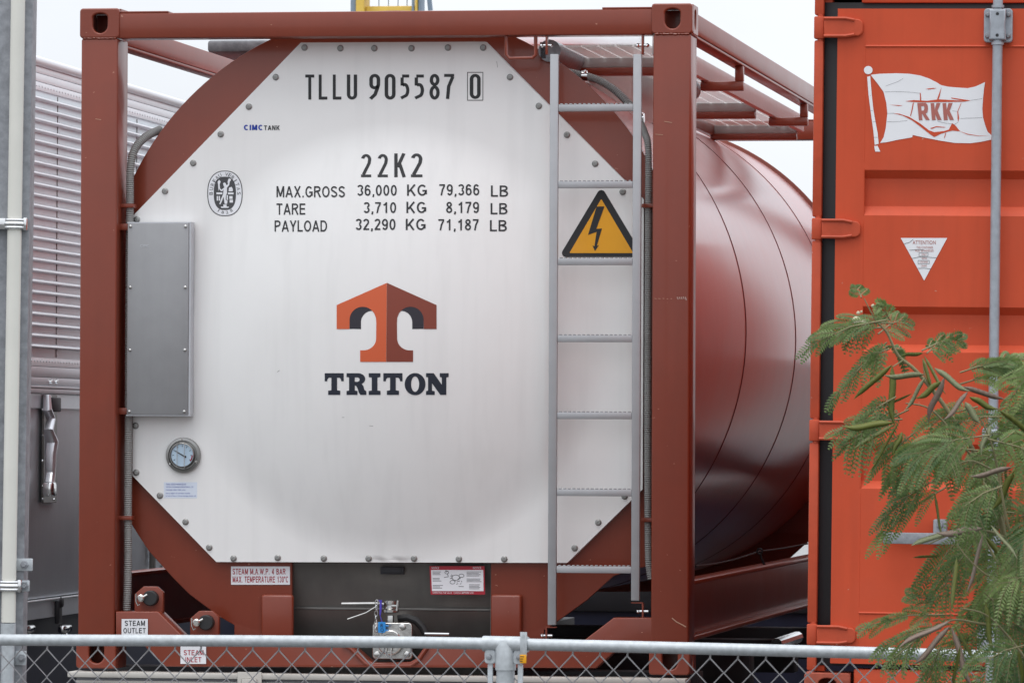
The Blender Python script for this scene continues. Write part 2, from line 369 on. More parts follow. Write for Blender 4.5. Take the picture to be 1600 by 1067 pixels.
for sx in (-1, 1):                                            # side rails
    xa, xb = (X0+.012, X0+.082) if sx < 0 else (X1-.072, X1-.002)
    b = MB(); b.box(xa, xb, CD+.001, LEN-CD-.001, H-.115, H-.028, .006)
    b.box(xa+.004, xb-.004, CD+.001, LEN-CD-.001, H-.128, H-.1155, .003)
    b.build('top_side_rail', M['red'], tank)
    ra, rb = T.pt(1086, 1000, .2).z, T.pt(1086, 906, .2).z
    b = MB(); xo = X1-.004 if sx > 0 else X0+.004
    sgn = -1 if sx > 0 else 1
    q = sorted((xo, xo+sgn*.085)); w_ = sorted((xo+sgn*.052, xo+sgn*.062))
    b.box(q[0], q[1], .195, LEN-.195, rb-.018, rb, .003); b.box(q[0], q[1], .195, LEN-.195, ra, ra+.018, .003); b.box(w_[0], w_[1], .195, LEN-.195, ra+.0185, rb-.0185)
    b.build('bottom_side_rail', M['red'], tank)
# ring plates and skirt that carry the shell
CC = T.pt(612, 478, .16); RC = T.pt(612+458, 478, .16).x-CC.x
def TP(l, d): return [T.xz(a, b, d) for a, b in l]
yr = .16
ringo = TP([(366, 1002), (366, 976), (343, 963), (296, 928), (271, 903), (232, 860), (205, 818)], yr)
a0 = math.degrees(math.atan2(ringo[-1][1]-CC.z, ringo[-1][0]-CC.x))
right = TP([(1016, 884), (992, 888), (958, 900), (917, 937), (867, 973), (850, 984), (850, 1002)], yr)
a1 = math.degrees(math.atan2(right[0][1]-CC.z, right[0][0]-CC.x))
left_sk = list(ringo); xe0, xe1 = X0+.165, X1-.165
th0 = math.degrees(math.acos(max(-1, min(1, (xe0-CC.x)/RC)))); th1 = math.degrees(math.acos(max(-1, min(1, (xe1-CC.x)/RC))))
ringo = [q_ for q_ in ringo if q_[0] > xe0] + [(xe0, ringo[-1][1])] + arc(CC.x, CC.z, RC, RC, th0, th1, 60) + [(xe1, right[0][1])] + [q_ for q_ in right if q_[0] < xe1] + TP([(767, 1002), (767, 872), (456, 872), (456, 1002)], yr)
prism('ring_plate', [ringo], yr, yr+.03, M['red'], tank, .002)
RR2 = RC+.036; th0 = math.degrees(math.acos(max(-1, min(1, (xe0-CC.x)/RR2)))); th1 = math.degrees(math.acos(max(-1, min(1, (xe1-CC.x)/RR2)))); zc2 = T.pt(612, 504, .16).z
rear = [q_ for q_ in left_sk if q_[0] > xe0] + [(xe0, left_sk[-1][1])] + arc(CC.x, zc2, RR2, RR2, th0, th1, 60) + [(xe1, right[0][1])] + [q_ for q_ in right if q_[0] < xe1]
prism('ring_plate', [rear], LEN-.22, LEN-.19, M['red'], tank, .002)
SCZ = T.pt(612, 504, .16).z; RS = RC+.018
sh = MB(); prof = [(.335, RS-.3), (.337, RS-.004), (.341, RS), (.38, RS)]
for y in (1, 2, 3, 4, 5, 6): prof += [(y, RS)]
prof += [(LEN-.3, RS), (LEN-.25, RS), (LEN-.24, RS-.22)]
sh.lathe((CC.x, 0, SCZ), prof, 'y', 160); shell = sh.build('tank_shell', M['shell'], tank, smooth=30)
for y in (2.1, 4.1, 5.9):
    b = MB(); b.lathe((CC.x, 0, SCZ), [(y-.004, RS-.01), (y-.004, RS+.0015), (y-.002, RS+.0025), (y+.003, RS+.0025), (y+.005, RS+.001), (y+.005, RS-.01)], 'y', 160); b.build('cladding_seam', M['seam'], shell)
for sx in (1,):   # beading line and hook along the belly
    b = MB(); pp = [(1087, 884), (1120, 880), (1150, 873), (1187, 861), (1225, 856), (1262, 849)]
    b.tube([T.pt(px, py, 1+i*.7) for i, (px, py) in enumerate(pp)], .004, 6)
    b.tube([T.pt(1187, 861, 2.9), T.pt(1190, 872, 2.9), T.pt(1195, 884, 2.9)], .006, 6)
    c = T.pt(1187, 861, 2.88); b.tube([(c.x+.012*math.cos(a*.7), c.y, c.z+.012*math.sin(a*.7)) for a in range(9)], .005, 6, closed=True)
    b.build('earth_cable', M['dark'], tank)

# ---- white end panel with its dished centre
YP = .125
oc = TP([(470, 67), (758, 65.5), (1006, 312), (1004, 764), (886, 879), (338, 877.5), (207, 743), (209, 336)], YP)
DC = T.pt(612, 535, YP); DR = T.pt(612+322, 535, YP).x-DC.x; DH = .118
def dome(x, z):
    t = math.hypot(x-DC.x, z-DC.z)/DR
    a, b = .91, 1.07
    if t >= b: return YP
    g_a = 1-a*a
    if t <= a: hh = 1-t*t
    else:
        s = (t-a)/(b-a); m0 = -2*a*(b-a)          # hermite from the cap's slope to flat
        hh = (2*s**3-3*s**2+1)*g_a+(s**3-2*s**2+s)*m0
    return YP-DH*hh
def S(px, py, off=.0012):
    p = T.pt(px, py, YP)
    for _ in range(4): p = T.pt(px, py, dome(p.x, p.z)-off)
    return p
def Ssurf(x, z, off=.0012): return Vector((x, dome(x, z)-off, z))
def octhit(a):
    d = Vector((math.cos(a), math.sin(a))); best = None
    for i in range(8):
        p, q = Vector(oc[i])-Vector((DC.x, DC.z)), Vector(oc[(i+1) % 8])-Vector((DC.x, DC.z)); e = q-p
        den = d.x*e.y-d.y*e.x
        if abs(den) < 1e-9: continue
        t = (p.x*e.y-p.y*e.x)/den; s = (p.x*d.y-p.y*d.x)/den
        if t > 0 and -1e-6 <= s <= 1+1e-6: best = t if best is None else min(best, t)
    return best
angs = sorted([2*math.pi*k/144 for k in range(144)]+[math.atan2(q[1]-DC.z, q[0]-DC.x) % (2*math.pi) for q in oc])
b = MB(); rows = []
ts = [i/22*.9 for i in range(1, 23)]+[.92, .94, .96, .98, 1.0, 1.02, 1.04, 1.06]
cv = b.bm.verts.new((DC.x, dome(DC.x, DC.z), DC.z))
for t in ts:
    rows.append([b.bm.verts.new((DC.x+math.cos(a)*min(DR*t, octhit(a)*(.985-.012*(1.06-t))), dome(DC.x+math.cos(a)*DR*t, DC.z+math.sin(a)*DR*t), DC.z+math.sin(a)*min(DR*t, octhit(a)*(.985-.012*(1.06-t))))) for a in angs])
for y in (YP, YP+.02): rows.append([b.bm.verts.new((DC.x+math.cos(a)*octhit(a), y, DC.z+math.sin(a)*octhit(a))) for a in angs])
n = len(angs)
for k in range(n): b.bm.faces.new((cv, rows[0][(k+1) % n], rows[0][k]))
for A, B in zip(rows, rows[1:]):
    for k in range(n): b.bm.faces.new((A[k], A[(k+1) % n], B[(k+1) % n], B[k]))
panel = b.build('end_panel', M['white'], tank, smooth=50)
# dark edge trim under the panel
prism('panel_seal', [[(x+(DC.x-x)*.004-(.004 if x < DC.x else -.004), z) for x, z in oc]], YP+.0205, yr-.001, M['sticker'], tank)
bolts = [(476, 75), (532, 76), (585, 76), (643, 76), (700, 75), (755, 75), (431, 121), (389, 167), (345, 210), (302, 255), (258, 299), (214, 343), (212, 665), (213, 738), (250, 774), (290, 815), (327, 855), (365, 872), (434, 871), (506, 872), (576, 872), (647, 872), (717, 873), (788, 873), (797, 121), (842, 166), (886, 211), (930, 256), (973, 300), (976, 775), (935, 816), (898, 856)]
bm0 = None
for px, py in bolts:
    p = S(px, py, 0)
    if bm0 is None:
        q = MB(); q.lathe((0, 0, 0), [(0, .0135), (-.002, .0135), (-.0025, .012), (-.007, .0085), (-.0075, .004), (-.006, .003)], 'y', 14); bm0 = q.me('bolt'); bm0.materials.append(M['bolt'])
        for f in bm0.polygons: f.use_smooth = True
        bm0.set_sharp_from_angle(angle=R_(40))
    o = bpy.data.objects.new('bolt', bm0); COL.objects.link(o); o.parent = panel; o.location = p

# ---- lettering on the panel: stroke letters for the container number
wq = .36
def sgl(c, t):
    w = wq; h = t/2; l, r, bt, tp = h, w-h, h, 1-h; m = w/2; rx = (r-l)/2
    if c == 'T': return [[(0, tp), (w, tp)], [(m, 1-t), (m, 0)]]
    if c == 'L': return [[(l, 1), (l, 0)], [(t, bt), (w*.96, bt)]]
    if c == 'U': return [[(l, 1), (l, .2)]+arc(m, .2, rx, .2-h, 180, 360, 14)+[(r, 1)]]
    if c == '0': return [('c', arc(m, 1-.21, rx, .21-h, 0, 180, 12)+arc(m, .21, rx, .21-h, 180, 360, 12))]
    if c == '9': return [('c', arc(m, .79, rx, .21-h, 0, 180, 12)+arc(m, .60, rx, .14, 180, 360, 12)), [(r-.005, .56), (r-.04, .42), (m+.01, .2), (l-.02, .03)]]
    if c == '5': return [[(l+.02, tp), (w*.95, tp)], [(l+.02, 1-t), (l+.02, .56)], arc(m-.01, .37, rx, .235, 128, -62, 16)+[(l-.02, bt)]]
    if c == '8': return [('c', arc(m, .765, rx*.93, .235-h, 0, 360, 24)[:-1]), ('c', arc(m, .275, rx, .275-h, 0, 360, 24)[:-1])]
    if c == '7': return [[(0, tp), (w-.01, tp)], [(r, 1-t), (m-.02, .5), (m-.06, 0)]]
    if c == '2': return [arc(m, .76, rx, .24-h, 165, -15, 14)+[(r-.02, .6), (l+.03, t*1.0)], [(0, bt), (w, bt)]]
    if c == 'K': return [[(l, 1), (l, 0)], [(t, .42), (r+.015, 1)], [(m-.01, .6), (r+.025, 0)]]
def stroke_word(word, boxes, t):
    sk = []
    for c, (x0, y0, x1, y1) in zip(word, boxes):
        for s in sgl(c, t):
            cl = isinstance(s, tuple); pts = s[1] if cl else s
            L, Rr, cl = stroke(pts, t, cl)
            f = lambda p: (x0+(x1-x0)*p.x/wq, y1+(y0-y1)*p.y)
            sk.append(([f(p) for p in L], [f(p) for p in Rr], cl))
    return sk
def lay(sk, off): return stroke_mesh('lettering', sk, lambda a, c: S(a, c, off))
bx = [(477, 117, 491, 156), (498, 117, 512, 156), (520, 117, 534, 156), (542, 117, 558, 156), (577, 116, 594, 156), (601, 116, 618, 156), (625, 117, 640, 156), (647, 117, 663, 156), (671, 116, 687, 156), (694, 116, 710, 155), (734, 116, 751, 155)]
sk = stroke_word('TLLU9055870', bx, .118)
L, Rr, cl = stroke([(730.5, 113.5), (754.5, 113.5), (754.5, 157), (730.5, 157)], 1.0, True); sk.append((L, Rr, cl))
link('container_number', lay(sk, .0012), M['black'], panel, None, None)
bx = [(564, 241, 580, 277), (590, 241, 606, 277), (616, 240, 633, 277), (642, 240, 660, 277)]
link('size_code', lay(stroke_word('22K2', bx, .112), .0012), M['black'], panel, None, None)
def gl(c, t):
    """plain grotesque capitals and figures: (advance width, strokes)"""
    h = t/2; lo, hi = h, 1-h
    def O(w, cz=.5, rz=None, a0=0, a1=360, cx=None, rx=None):
        return arc(w/2 if cx is None else cx, cz, (w/2-h) if rx is None else rx, (.5-h) if rz is None else rz, a0, a1, 22)
    if c == 'M': w = .78; return w, [[(h, 0), (h, 1)], [(h+.02, 1-.01), (w/2, .08)], [(w-h-.02, 1-.01), (w/2, .08)], [(w-h, 0), (w-h, 1)]]
    if c == 'A': w = .72; return w, [[(h*.7, 0), (w/2, .98)], [(w-h*.7, 0), (w/2, .98)], [(.17, .3), (w-.17, .3)]]
    if c == 'X': w = .68; return w, [[(h, 0), (w-h, 1)], [(w-h, 0), (h, 1)]]
    if c == '.': w = .2; return w, [[(.1, 0), (.1, t)]]
    if c == ',': w = .2; return w, [[(.12, t), (.12, 0), (.07, -.12)]]
    if c == 'G': w = .74; return w, [O(w, a0=42, a1=330)+[(w-h, .2)], [(w-h, 0.14), (w-h, .45)], [(w-h+h, .45), (w*.52, .45)]]
    if c == 'O': w = .76; return w, [('c', O(w)[:-1])]
    if c == 'S': w = .64; return w, [O(w, .735, .265-h, 15, 180)[::1]+O(w, .735, .265-h, 180, 262)[1:]+O(w, .27, .27-h, 82, -80)[1:]+O(w, .27, .27-h, -80, -168)[1:]]
    if c == 'R': w = .68; return w, [[(h, 0), (h, 1)], [(h, hi), (.36, hi)]+arc(.38, .745, w-.4-h, .255-h, 90, -90, 12)+[(h, .49)], [(.36, .49), (w-h*.6, 0)]]
    if c == 'P': w = .64; return w, [[(h, 0), (h, 1)], [(h, hi), (.34, hi)]+arc(.36, .72, w-.37-h, .28-h, 90, -90, 12)+[(h, .44)]]
    if c == 'B': w = .66; return w, [[(h, 0), (h, 1)], [(h, hi), (.34, hi)]+arc(.36, .755, w-.40-h, .245-h, 90, -90, 12)+[(h, .51)], [(.34, .51)]+arc(.36, .275, w-.36-h, .275-h, 90, -90, 12)+[(h, lo)]]
    if c == 'D': w = .7; return w, [[(h, 0), (h, 1)], [(h, hi), (.3, hi)]+arc(.32, .5, w-.32-h, .5-h, 90, -90, 16)+[(h, lo)]]
    if c == 'T': w = .62; return w, [[(0, hi), (w, hi)], [(w/2, 0), (w/2, 1-t)]]
    if c == 'E': w = .6; return w, [[(h, 0), (h, 1)], [(t, hi), (w, hi)], [(t, .52), (w*.93, .52)], [(t, lo), (w, lo)]]
    if c == 'L': w = .55; return w, [[(h, 0), (h, 1)], [(t, lo), (w, lo)]]
    if c == 'Y': w = .68; return w, [[(h*.8, 1), (w/2, .42)], [(w-h*.8, 1), (w/2, .42)], [(w/2, .44), (w/2, 0)]]
    if c == 'K': w = .68; return w, [[(h, 0), (h, 1)], [(t, .36), (w-h, 1)], [(.27, .56), (w-h*.8, 0)]]
    if c == 'I': w = .2; return w, [[(.1, 0), (.1, 1)]]
    if c == 'U': w = .7; return w, [[(h, 1), (h, .34)]+arc(w/2, .34, w/2-h, .34-h, 180, 360, 14)+[(w-h, 1)]]
    if c == 'C': w = .72; return w, [O(w, a0=45, a1=315)]
    if c == 'N': w = .7; return w, [[(h, 0), (h, 1)], [(h+.03, .97), (w-h-.03, .03)], [(w-h, 0), (w-h, 1)]]
    if c == 'W': w = 1.0; return w, [[(h*.7, 1), (.28, .03)], [(.28, .03), (.5, .97)], [(.5, .97), (.72, .03)], [(.72, .03), (w-h*.7, 1)]]
    if c == '4': w = .56; return w, [[(.38, 0), (.38, 1)], [(.36, .95), (.06, .28)], [(.03, .28), (.55, .28)]]
    if c == '°': w = .3; return w, [('c', arc(.15, .84, .1, .1, 0, 360, 14)[:-1])]
    w = .54
    if c == '0': return w, [('c', O(w)[:-1])]
    if c == '1': return w, [[(.34, 0), (.34, 1)], [(.32, .86), (.1, .72)]]
    if c == '2': return w, [O(w, .72, .28-h, 165, -30)+[(.1, .1)], [(.02, lo), (w, lo)]]
    if c == '3': return w, [O(w, .745, .255-h, 160, -75), O(w, .275, .275-h, 75, -160)]
    if c == '6': return w, [('c', O(w, .33, .33-h)[:-1]), O(w, .62, .38-h, 35, 150)+[(h, .4)]]
    if c == '9': return w, [('c', O(w, .67, .33-h)[:-1]), O(w, .38, .38-h, -145, -30)+[(w-h, .6)]]
    if c == '7': return w, [[(.02, hi), (w-.01, hi)], [(w-h, 1-t), (.3, .5), (.2, 0)]]
    if c == '8': return w, [('c', O(w, .755, .245-h, rx=w/2-h-.03)[:-1]), ('c', O(w, .275, .275-h)[:-1])]
    return .3, []
def gword(txt, box, t=.13, gap=.13):
    adv = [gl(c, t) for c in txt]; tot = sum(w for w, _ in adv)+gap*(len(txt)-1); x = 0; sk = []
    for w, st in adv:
        for s_ in st:
            cl = isinstance(s_, tuple); pts = s_[1] if cl else s_; pts = [p for i, p in enumerate(pts) if i == 0 or (Vector(p)-Vector(pts[i-1])).length > 1e-4]
            L, Rr, cl = stroke(pts, t, cl); f = lambda p: (box[0]+(box[2]-box[0])*(x+p.x)/tot, box[3]+(box[1]-box[3])*p.y)
            sk.append(([f(p) for p in L], [f(p) for p in Rr], cl))
        x += w+gap
    return sk
for row in ([('MAX.GROSS', (432, 291, 539, 308.5)), ('36,000', (558, 289, 620, 306)), ('KG', (636, 288.5, 667, 306)), ('79,366', (686, 288, 749, 305.5)), ('LB', (767, 290, 794, 307.5))],
            [('TARE', (432, 318, 477, 335.5)), ('3,710', (568, 316, 619, 333)), ('KG', (635, 315.5, 666, 333)), ('8,179', (697, 315.5, 748.5, 333)), ('LB', (766.5, 317.5, 793, 335))],
            [('PAYLOAD', (429, 344.5, 511, 362)), ('32,290', (555.5, 342, 618, 359.5)), ('KG', (634, 342, 665, 359.5)), ('71,187', (684.5, 342.5, 748, 360)), ('LB', (765.5, 344, 792, 361.5))]):
    for tx, bo in row: link('weight_lettering', lay(gword(tx, bo, .145), .0013), M['black'], panel, None, None)
# slab serif name
def q(l): return [(400+a/3.81, 400+b/3.81) for a, b in l]
def serifT(x0, x1): 
    c = (x0+x1)/2; return [q([(x0, 697), (x1, 697), (x1, 745), (x1-14, 745), (x1-17, 732), (x1-25, 724), (c+17, 724), (c+17, 798), (c+36, 802), (c+36, 826), (c-36, 826), (c-36, 802), (c-17, 798), (c-17, 724), (x0+25, 724), (x0+17, 732), (x0+14, 745), (x0, 745)])]
def qa(cx, cy, rx, ry, a0, a1, n=14): return [(cx+rx*math.cos(R_(a)), cy-ry*math.sin(R_(a))) for a in [a0+(a1-a0)*i/n for i in range(n+1)]]
glyphs = [serifT(409, 522), [q([(539, 697), (610, 697)]+qa(608, 731, 42, 34, 90, -60)[1:]+[(640, 775), (645, 795), (657, 805), (657, 826), (622, 826), (612, 812), (606, 790), (596, 772), (588, 770), (588, 800), (604, 803), (604, 826), (539, 826), (539, 803), (554, 800), (554, 722), (539, 720)]), q([(588, 722), (588, 748), (602, 748)]+qa(602, 735, 15, 13, -90, 90)[1:])],
          [q([(671, 697), (741, 697), (741, 720), (723, 723), (723, 800), (741, 803), (741, 826), (671, 826), (671, 803), (689, 800), (689, 723), (671, 720)])], serifT(758, 872),
          [q(qa(947, 762, 62, 66, 0, 360, 36)[:-1]), q(qa(947, 762, 24, 46, 0, 360, 28)[:-1])],
          [q([(1012, 697), (1058, 697), (1106, 765), (1106, 722), (1094, 719), (1094, 697), (1147, 697), (1147, 719), (1133, 722), (1133, 826), (1097, 826), (1048, 757), (1048, 801), (1064, 804), (1064, 826), (1012, 826), (1012, 804), (1024, 801), (1024, 722), (1012, 719)])]]
def pxflat(name, loops, m, parent, surf):
    onp = parent is panel or parent.parent is panel
    return link(name, flat_mesh(name, [[(a, -c) for a, c in lp] for lp in loops], lambda a, c: surf(a, -c), 9 if onp else 0), m, parent, None, None)
pxflat('name_lettering', [lp for gl in glyphs for lp in gl], M['navy'], panel, S)
archo = qa(635, 380, 78, 78, 180, 45, 14)
inn = [(625, 435), (625, 400)]+qa(690, 395, 65, 68, 175, 95, 8)
LF = [(779, 160), (480, 292), (480, 435), (556, 435)]+archo+[(703, 340), (714, 368), (716, 400), (715, 490)]+qa(640, 490, 75, 71, 0, -90, 10)+[(620, 561), (620, 630), (775, 630)]
mir = lambda l: [(1555-a, b) for a, b in l]
logo = pxflat('logo_mark', [q(LF)], M['logo_light'], panel, S)
RF = [(780, 160), (776, 630)]+mir(LF)[::-1][1:-1]
pxflat('logo_shadow_side', [q(RF)], M['logo_dark'], panel, S)
DA = [(557, 434)]+archo+[(692, 328)]+inn[::-1]
pxflat('logo_arch', [q(DA)], M['logo_arch'], panel, lambda a, c: S(a, c, .0006)); pxflat('logo_arch', [q(mir(DA))], M['logo_arch'], panel, lambda a, c: S(a, c, .0006))
link('maker_mark', lay(gword('CIMC', (381, 195.3, 411, 203.7), .22, .16), .0013), M['blue'], panel, None, None); link('maker_mark', lay(gword('TANK', (412.5, 196.3, 437, 203.7), .2, .16), .0013), M['darkgrey'], panel, None, None)
# oval certification mark
def oq(l): return [(300+a/9.7, 240+b/9.7) for a, b in l]
def sup(cx, cy, rx, ry, n=48, e=2.35):
    r = []
    for i in range(n):
        a = 2*math.pi*i/n; c, s = math.cos(a), math.sin(a); r.append((cx+rx*math.copysign(abs(c)**(2/e), c), cy+ry*math.copysign(abs(s)**(2/e), s)))
    return r
cert = pxflat('certification_mark', [oq(sup(499, 605, 268, 345))], M['darkgrey'], panel, lambda a, c: S(a, c, .0008))
pxflat('mark_field', [oq(sup(499, 605, 254, 332))], M['sticker'], cert, lambda a, c: S(a, c, .0014)); pxflat('mark_field', [oq(sup(498, 605, 168, 252, e=2.6))], M['darkgrey'], cert, lambda a, c: S(a, c, .002))
fig = [[(470, 455), (490, 440), (512, 452), (518, 480), (545, 470), (540, 430), (552, 385), (580, 380), (592, 400), (572, 430), (565, 480), (530, 520), (530, 600), (515, 640), (510, 700), (540, 720), (530, 765), (495, 765), (485, 700), (480, 660), (450, 730), (430, 775), (415, 765), (440, 690), (470, 620), (480, 545), (455, 575), (425, 560), (410, 530), (400, 570), (395, 470), (388, 430), (410, 400), (435, 425), (420, 470), (425, 530), (445, 550), (490, 515), (480, 490)],
       rect(370, 590, 460, 620), rect(545, 592, 630, 620), [(555, 575), (560, 520), (600, 505), (620, 540), (615, 575)], rect(375, 645, 395, 715), rect(405, 645, 425, 715), rect(525, 632, 545, 705), rect(565, 645, 615, 690), rect(570, 700, 620, 745), [(435, 805), (475, 805), (475, 775), (525, 775), (525, 805), (560, 805), (550, 825), (445, 825)]]
pxflat('mark_figure', [oq(l) for l in fig], M['sticker'], cert, lambda a, c: S(a, c, .0026))
def around(txt, a0, a1, rx, ry, size, flip=False):
    it = []
    for i, c in enumerate(txt):
        if c == ' ': continue
        a = R_(a0+(a1-a0)*i/(len(txt)-1)); cx, cy = 499+rx*math.cos(a), 605-ry*math.sin(a)
        tn = Vector((-math.sin(a)*rx, -math.cos(a)*ry)).normalized()*(1 if flip else -1); up = Vector((tn.y, -tn.x))
        wd = size*(.25 if c in 'I1' else .8)
        it.append((c, (lambda cx=cx, cy=cy, tn=tn, up=up, wd=wd: (lambda u, v: S(*oq([(cx+tn.x*(u-.5)*wd+up.x*(v-.5)*size, cy+tn.y*(u-.5)*wd+up.y*(v-.5)*size)])[0], .002)))()))
    return it
link('mark_lettering', text_mesh(around('BUREAU VERITAS', 180, 0, 211, 291, 54)+around('1828', 243, 297, 211, 290, 44, True)), M['darkgrey'], cert, None, None)
# electricity warning triangle
def TRI(cx, top, bot, hw, r):
    P = [Vector((cx, top)), Vector((cx+hw, bot)), Vector((cx-hw, bot))]; o = []
    for i in range(3):
        a, p, c = P[i-1], P[i], P[(i+1) % 3]; d1 = (a-p).normalized(); d2 = (c-p).normalized(); h = d1.angle(d2)/2; t = r/math.tan(h); ctr = p+(d1+d2).normalized()*r/math.sin(h)
        s0 = p+d1*t; s1 = p+d2*t; v0 = s0-ctr; v1 = s1-ctr
        for k in range(7): o.append(tuple(ctr+(v0*(1-k/6)+v1*(k/6)).normalized()*r))
    return o
ws = pxflat('warning_triangle', [TRI(939.5, 291, 402, 66.5, 6.5)], M['black'], panel, lambda a, c: S(a, c, .001))
pxflat('yellow_field', [TRI(939.5, 311, 395.5, 50, 1)], M['yellow'], ws, lambda a, c: S(a, c, .0022))
z = lambda l: [(780+a/3.2, 250+b/3.2) for a, b in l]
pxflat('lightning_bolt', [z([(487, 233), (526, 233), (486, 345), (514, 343), (488, 430), (499, 425), (479, 456), (466, 427), (476, 432), (487, 360), (444, 375)])], M['black'], ws, lambda a, c: S(a, c, .0034))
# small owner's notice
pxflat('notice_sticker', [[(256, 753), (308, 753), (308, 778), (256, 778)]], M['bluesticker'], panel, lambda a, c: S(a, c, .0007))
pxtext(T, [('TANK LESSOR MANAGED BY', (259, 755, 291, 757.6)), ('TRITON CONTAINER INTERNATIONAL, LTD', (259, 759.5, 302, 762)), ('CHICAGO, NEW YORK, U.S.A.', (259, 764, 290, 766.6)), ('not a label of content inside', (259, 769, 297, 771.4)), ('in case of loss or found damage please call', (259, 773.3, 306, 775.8))], 0, 'notice_lettering', M['blue'], panel, S)
# thermometer
c = S(287, 711, 0); gau = MB().lathe(c, [(.0, .072), (-.012, .072), (-.016, .070), (-.018, .06), (-.012, .057), (-.012, .052), (-.03, .050), (-.032, .047), (-.026, .046)], 'y', 48).build('thermometer', M['gaugesteel'], tank)
MB().lathe(c, [(-.0262, .0455), (-.0268, .0455)], 'y', 40).build('dial', M['dial'], gau)
b = MB()
for a in range(210, -31, -30):
    ca, sa = math.cos(R_(a)), math.sin(R_(a)); b.tube([(c.x+ca*.034, c.y-.0272, c.z+sa*.034), (c.x+ca*.041, c.y-.0272, c.z+sa*.041)], .0012, 4)
b.tube([(c.x+.014, c.y-.0278, c.z-.007), (c.x-.03, c.y-.0278, c.z+.018)], [.003, .0015], 6); b.ball((c.x+.013, c.y-.0278, c.z-.006), .005, 1); b.build('needle', M['black'], gau)
b = MB(); b.tube([(c.x+.041*math.cos(R_(a)), c.y-.0272, c.z+.041*math.sin(R_(a))) for a in range(-35, 5, 5)], .0025, 4); b.build('red_zone', M['crimson'], gau)
b = MB()
for dx in (-.019, .011): b.tube([(c.x+dx, c.y-.02, c.z+.054), (c.x+dx, c.y-.038, c.z+.046), (c.x+dx, c.y-.038, c.z-.044), (c.x+dx, c.y-.02, c.z-.054)], .0016, 6)
for a in (95, 215, 335): b.ball((c.x+.062*math.cos(R_(a)), c.y-.019, c.z+.062*math.sin(R_(a))), .006, 1)
b.build('dial_guard', M['steel'], gau)

for pts in ([(433, 581), (437, 578.5)], [(534, 652), (538, 652)], [(577, 665), (583, 665.5)], [(776, 96), (777.5, 106)]):
    link('scuff', lay([stroke(pts, .6)], .001), M['bolt'], panel, None, None)
# ---- grey cover box
bf = .045; pa = T.xz(199.5, 349, bf); pb = T.xz(293, 648, bf)
cb = MB().box(pa[0], pb[0], bf, .118, pb[1], pa[1], .003).build('cover_box', M['box'], tank)
b = MB(); b.box(pa[0]-.004, pb[0]+.010, .055, .116, pb[1]-.005, pb[1]-.0005); b.box(pa[0]-.004, pb[0]+.010, .055, .116, pa[1]+.0005, pa[1]+.005); b.box(pb[0]+.0005, pb[0]+.008, .055, .116, pb[1], pa[1]); b.build('box_flange', M['alu'], cb)
b = MB()
for px, py in ((204, 354), (290, 354), (203.5, 449), (289.5, 449), (203, 547), (289, 547), (202, 643), (288, 643)):
    p = T.pt(px, py, bf); b.ball(p, .0065, 2, (1, .6, 1)) if False else b.lathe(p, [(0, .007), (-.003, .006), (-.005, .003)], 'y', 12)
b.build('box_screw', M['steel'], cb)
pxtext(T, [('CIMC', (219, 382, 233, 386))], bf-.001, 'embossed_mark', M['alu'], cb)
for zz in (pa[1]-.014, pb[1]+.014):
    MB().box(X0+.155, pa[0]-.001, .06, .09, zz-.013, zz+.013, .002).build('box_bracket', M['red'], tank)

# ---- corrugated conduits
def ribbed(pts, r, step=.0085):
    pts = [Vector(p) for p in pts]; out = []
    for i in range(len(pts)-1):                       # catmull-rom
        p0, p1, p2, p3 = pts[max(0, i-1)], pts[i], pts[i+1], pts[min(len(pts)-1, i+2)]
        for k in range(10):
            t = k/10; out.append(.5*((2*p1)+(p2-p0)*t+(2*p0-5*p1+4*p2-p3)*t*t+(3*p1-p0-3*p2+p3)*t**3))
    out.append(pts[-1]); res = []; acc = 0; cur = out[0]; res.append(cur)
    for a, b_ in zip(out, out[1:]):
        d = (b_-a).length
        while acc+d >= step/2:
            f = (step/2-acc)/d; a = a+(b_-a)*f; d = (b_-a).length; acc = 0; res.append(a)
        acc += d
    return res, [r if i % 2 else r*.82 for i in range(len(res))]
yh = .095
p, r = ribbed([T.pt(198, 957, yh), T.pt(200, 880, yh), T.pt(200, 760, yh), T.pt(201, 640, yh), T.pt(202, 450, yh), T.pt(203, 320, yh), T.pt(204, 262, yh), T.pt(211, 233, yh+.02), T.pt(228, 214, yh+.07), T.pt(250, 203, yh+.16)], .0175)
MB().tube(p, r, 12).build('conduit', M['hose'], tank)
yh2 = .11
p, r = ribbed([T.pt(1017, 905, yh2), T.pt(1013, 870, yh2), T.pt(1012, 760, yh2), T.pt(1012, 560, yh2), T.pt(1013, 330, yh2), T.pt(1013, 235, yh2), T.pt(1007, 207, yh2+.05), T.pt(996, 182, yh2+.12)], .0145)
MB().tube(p, r, 12).build('conduit', M['hose'], tank)
p, r = ribbed([T.pt(988, 168, .22), T.pt(965, 145, .24), T.pt(940, 128, .24), T.pt(914, 119, .24), T.pt(880, 112, .25)], .017)
MB().tube(p, r, 12).build('conduit', M['hose'], tank)
for px, py, yy in ((203, 322, yh), (200, 809, yh), (1012, 322, yh2), (1012, 812, yh2)):
    c = T.pt(px, py, yy); s = 1 if px > 600 else -1
    MB().box(c.x-.021-(.02 if s < 0 else 0), c.x+.021+(.02 if s > 0 else 0), yy-.024, yy+.03, c.z-.008, c.z+.008, .002).build('conduit_clip', M['red'], tank)
for px, py, yy in ((914, 119, .24), (1002, 185, .2)):
    c = T.pt(px, py, yy); b = MB(); b.lathe(c, [(-.012, .021), (.012, .021)], 'x', 14); b.ball(c+Vector((.004, -.02, .016)), .008, 1); b.build('hose_clamp', M['chrome'], tank)

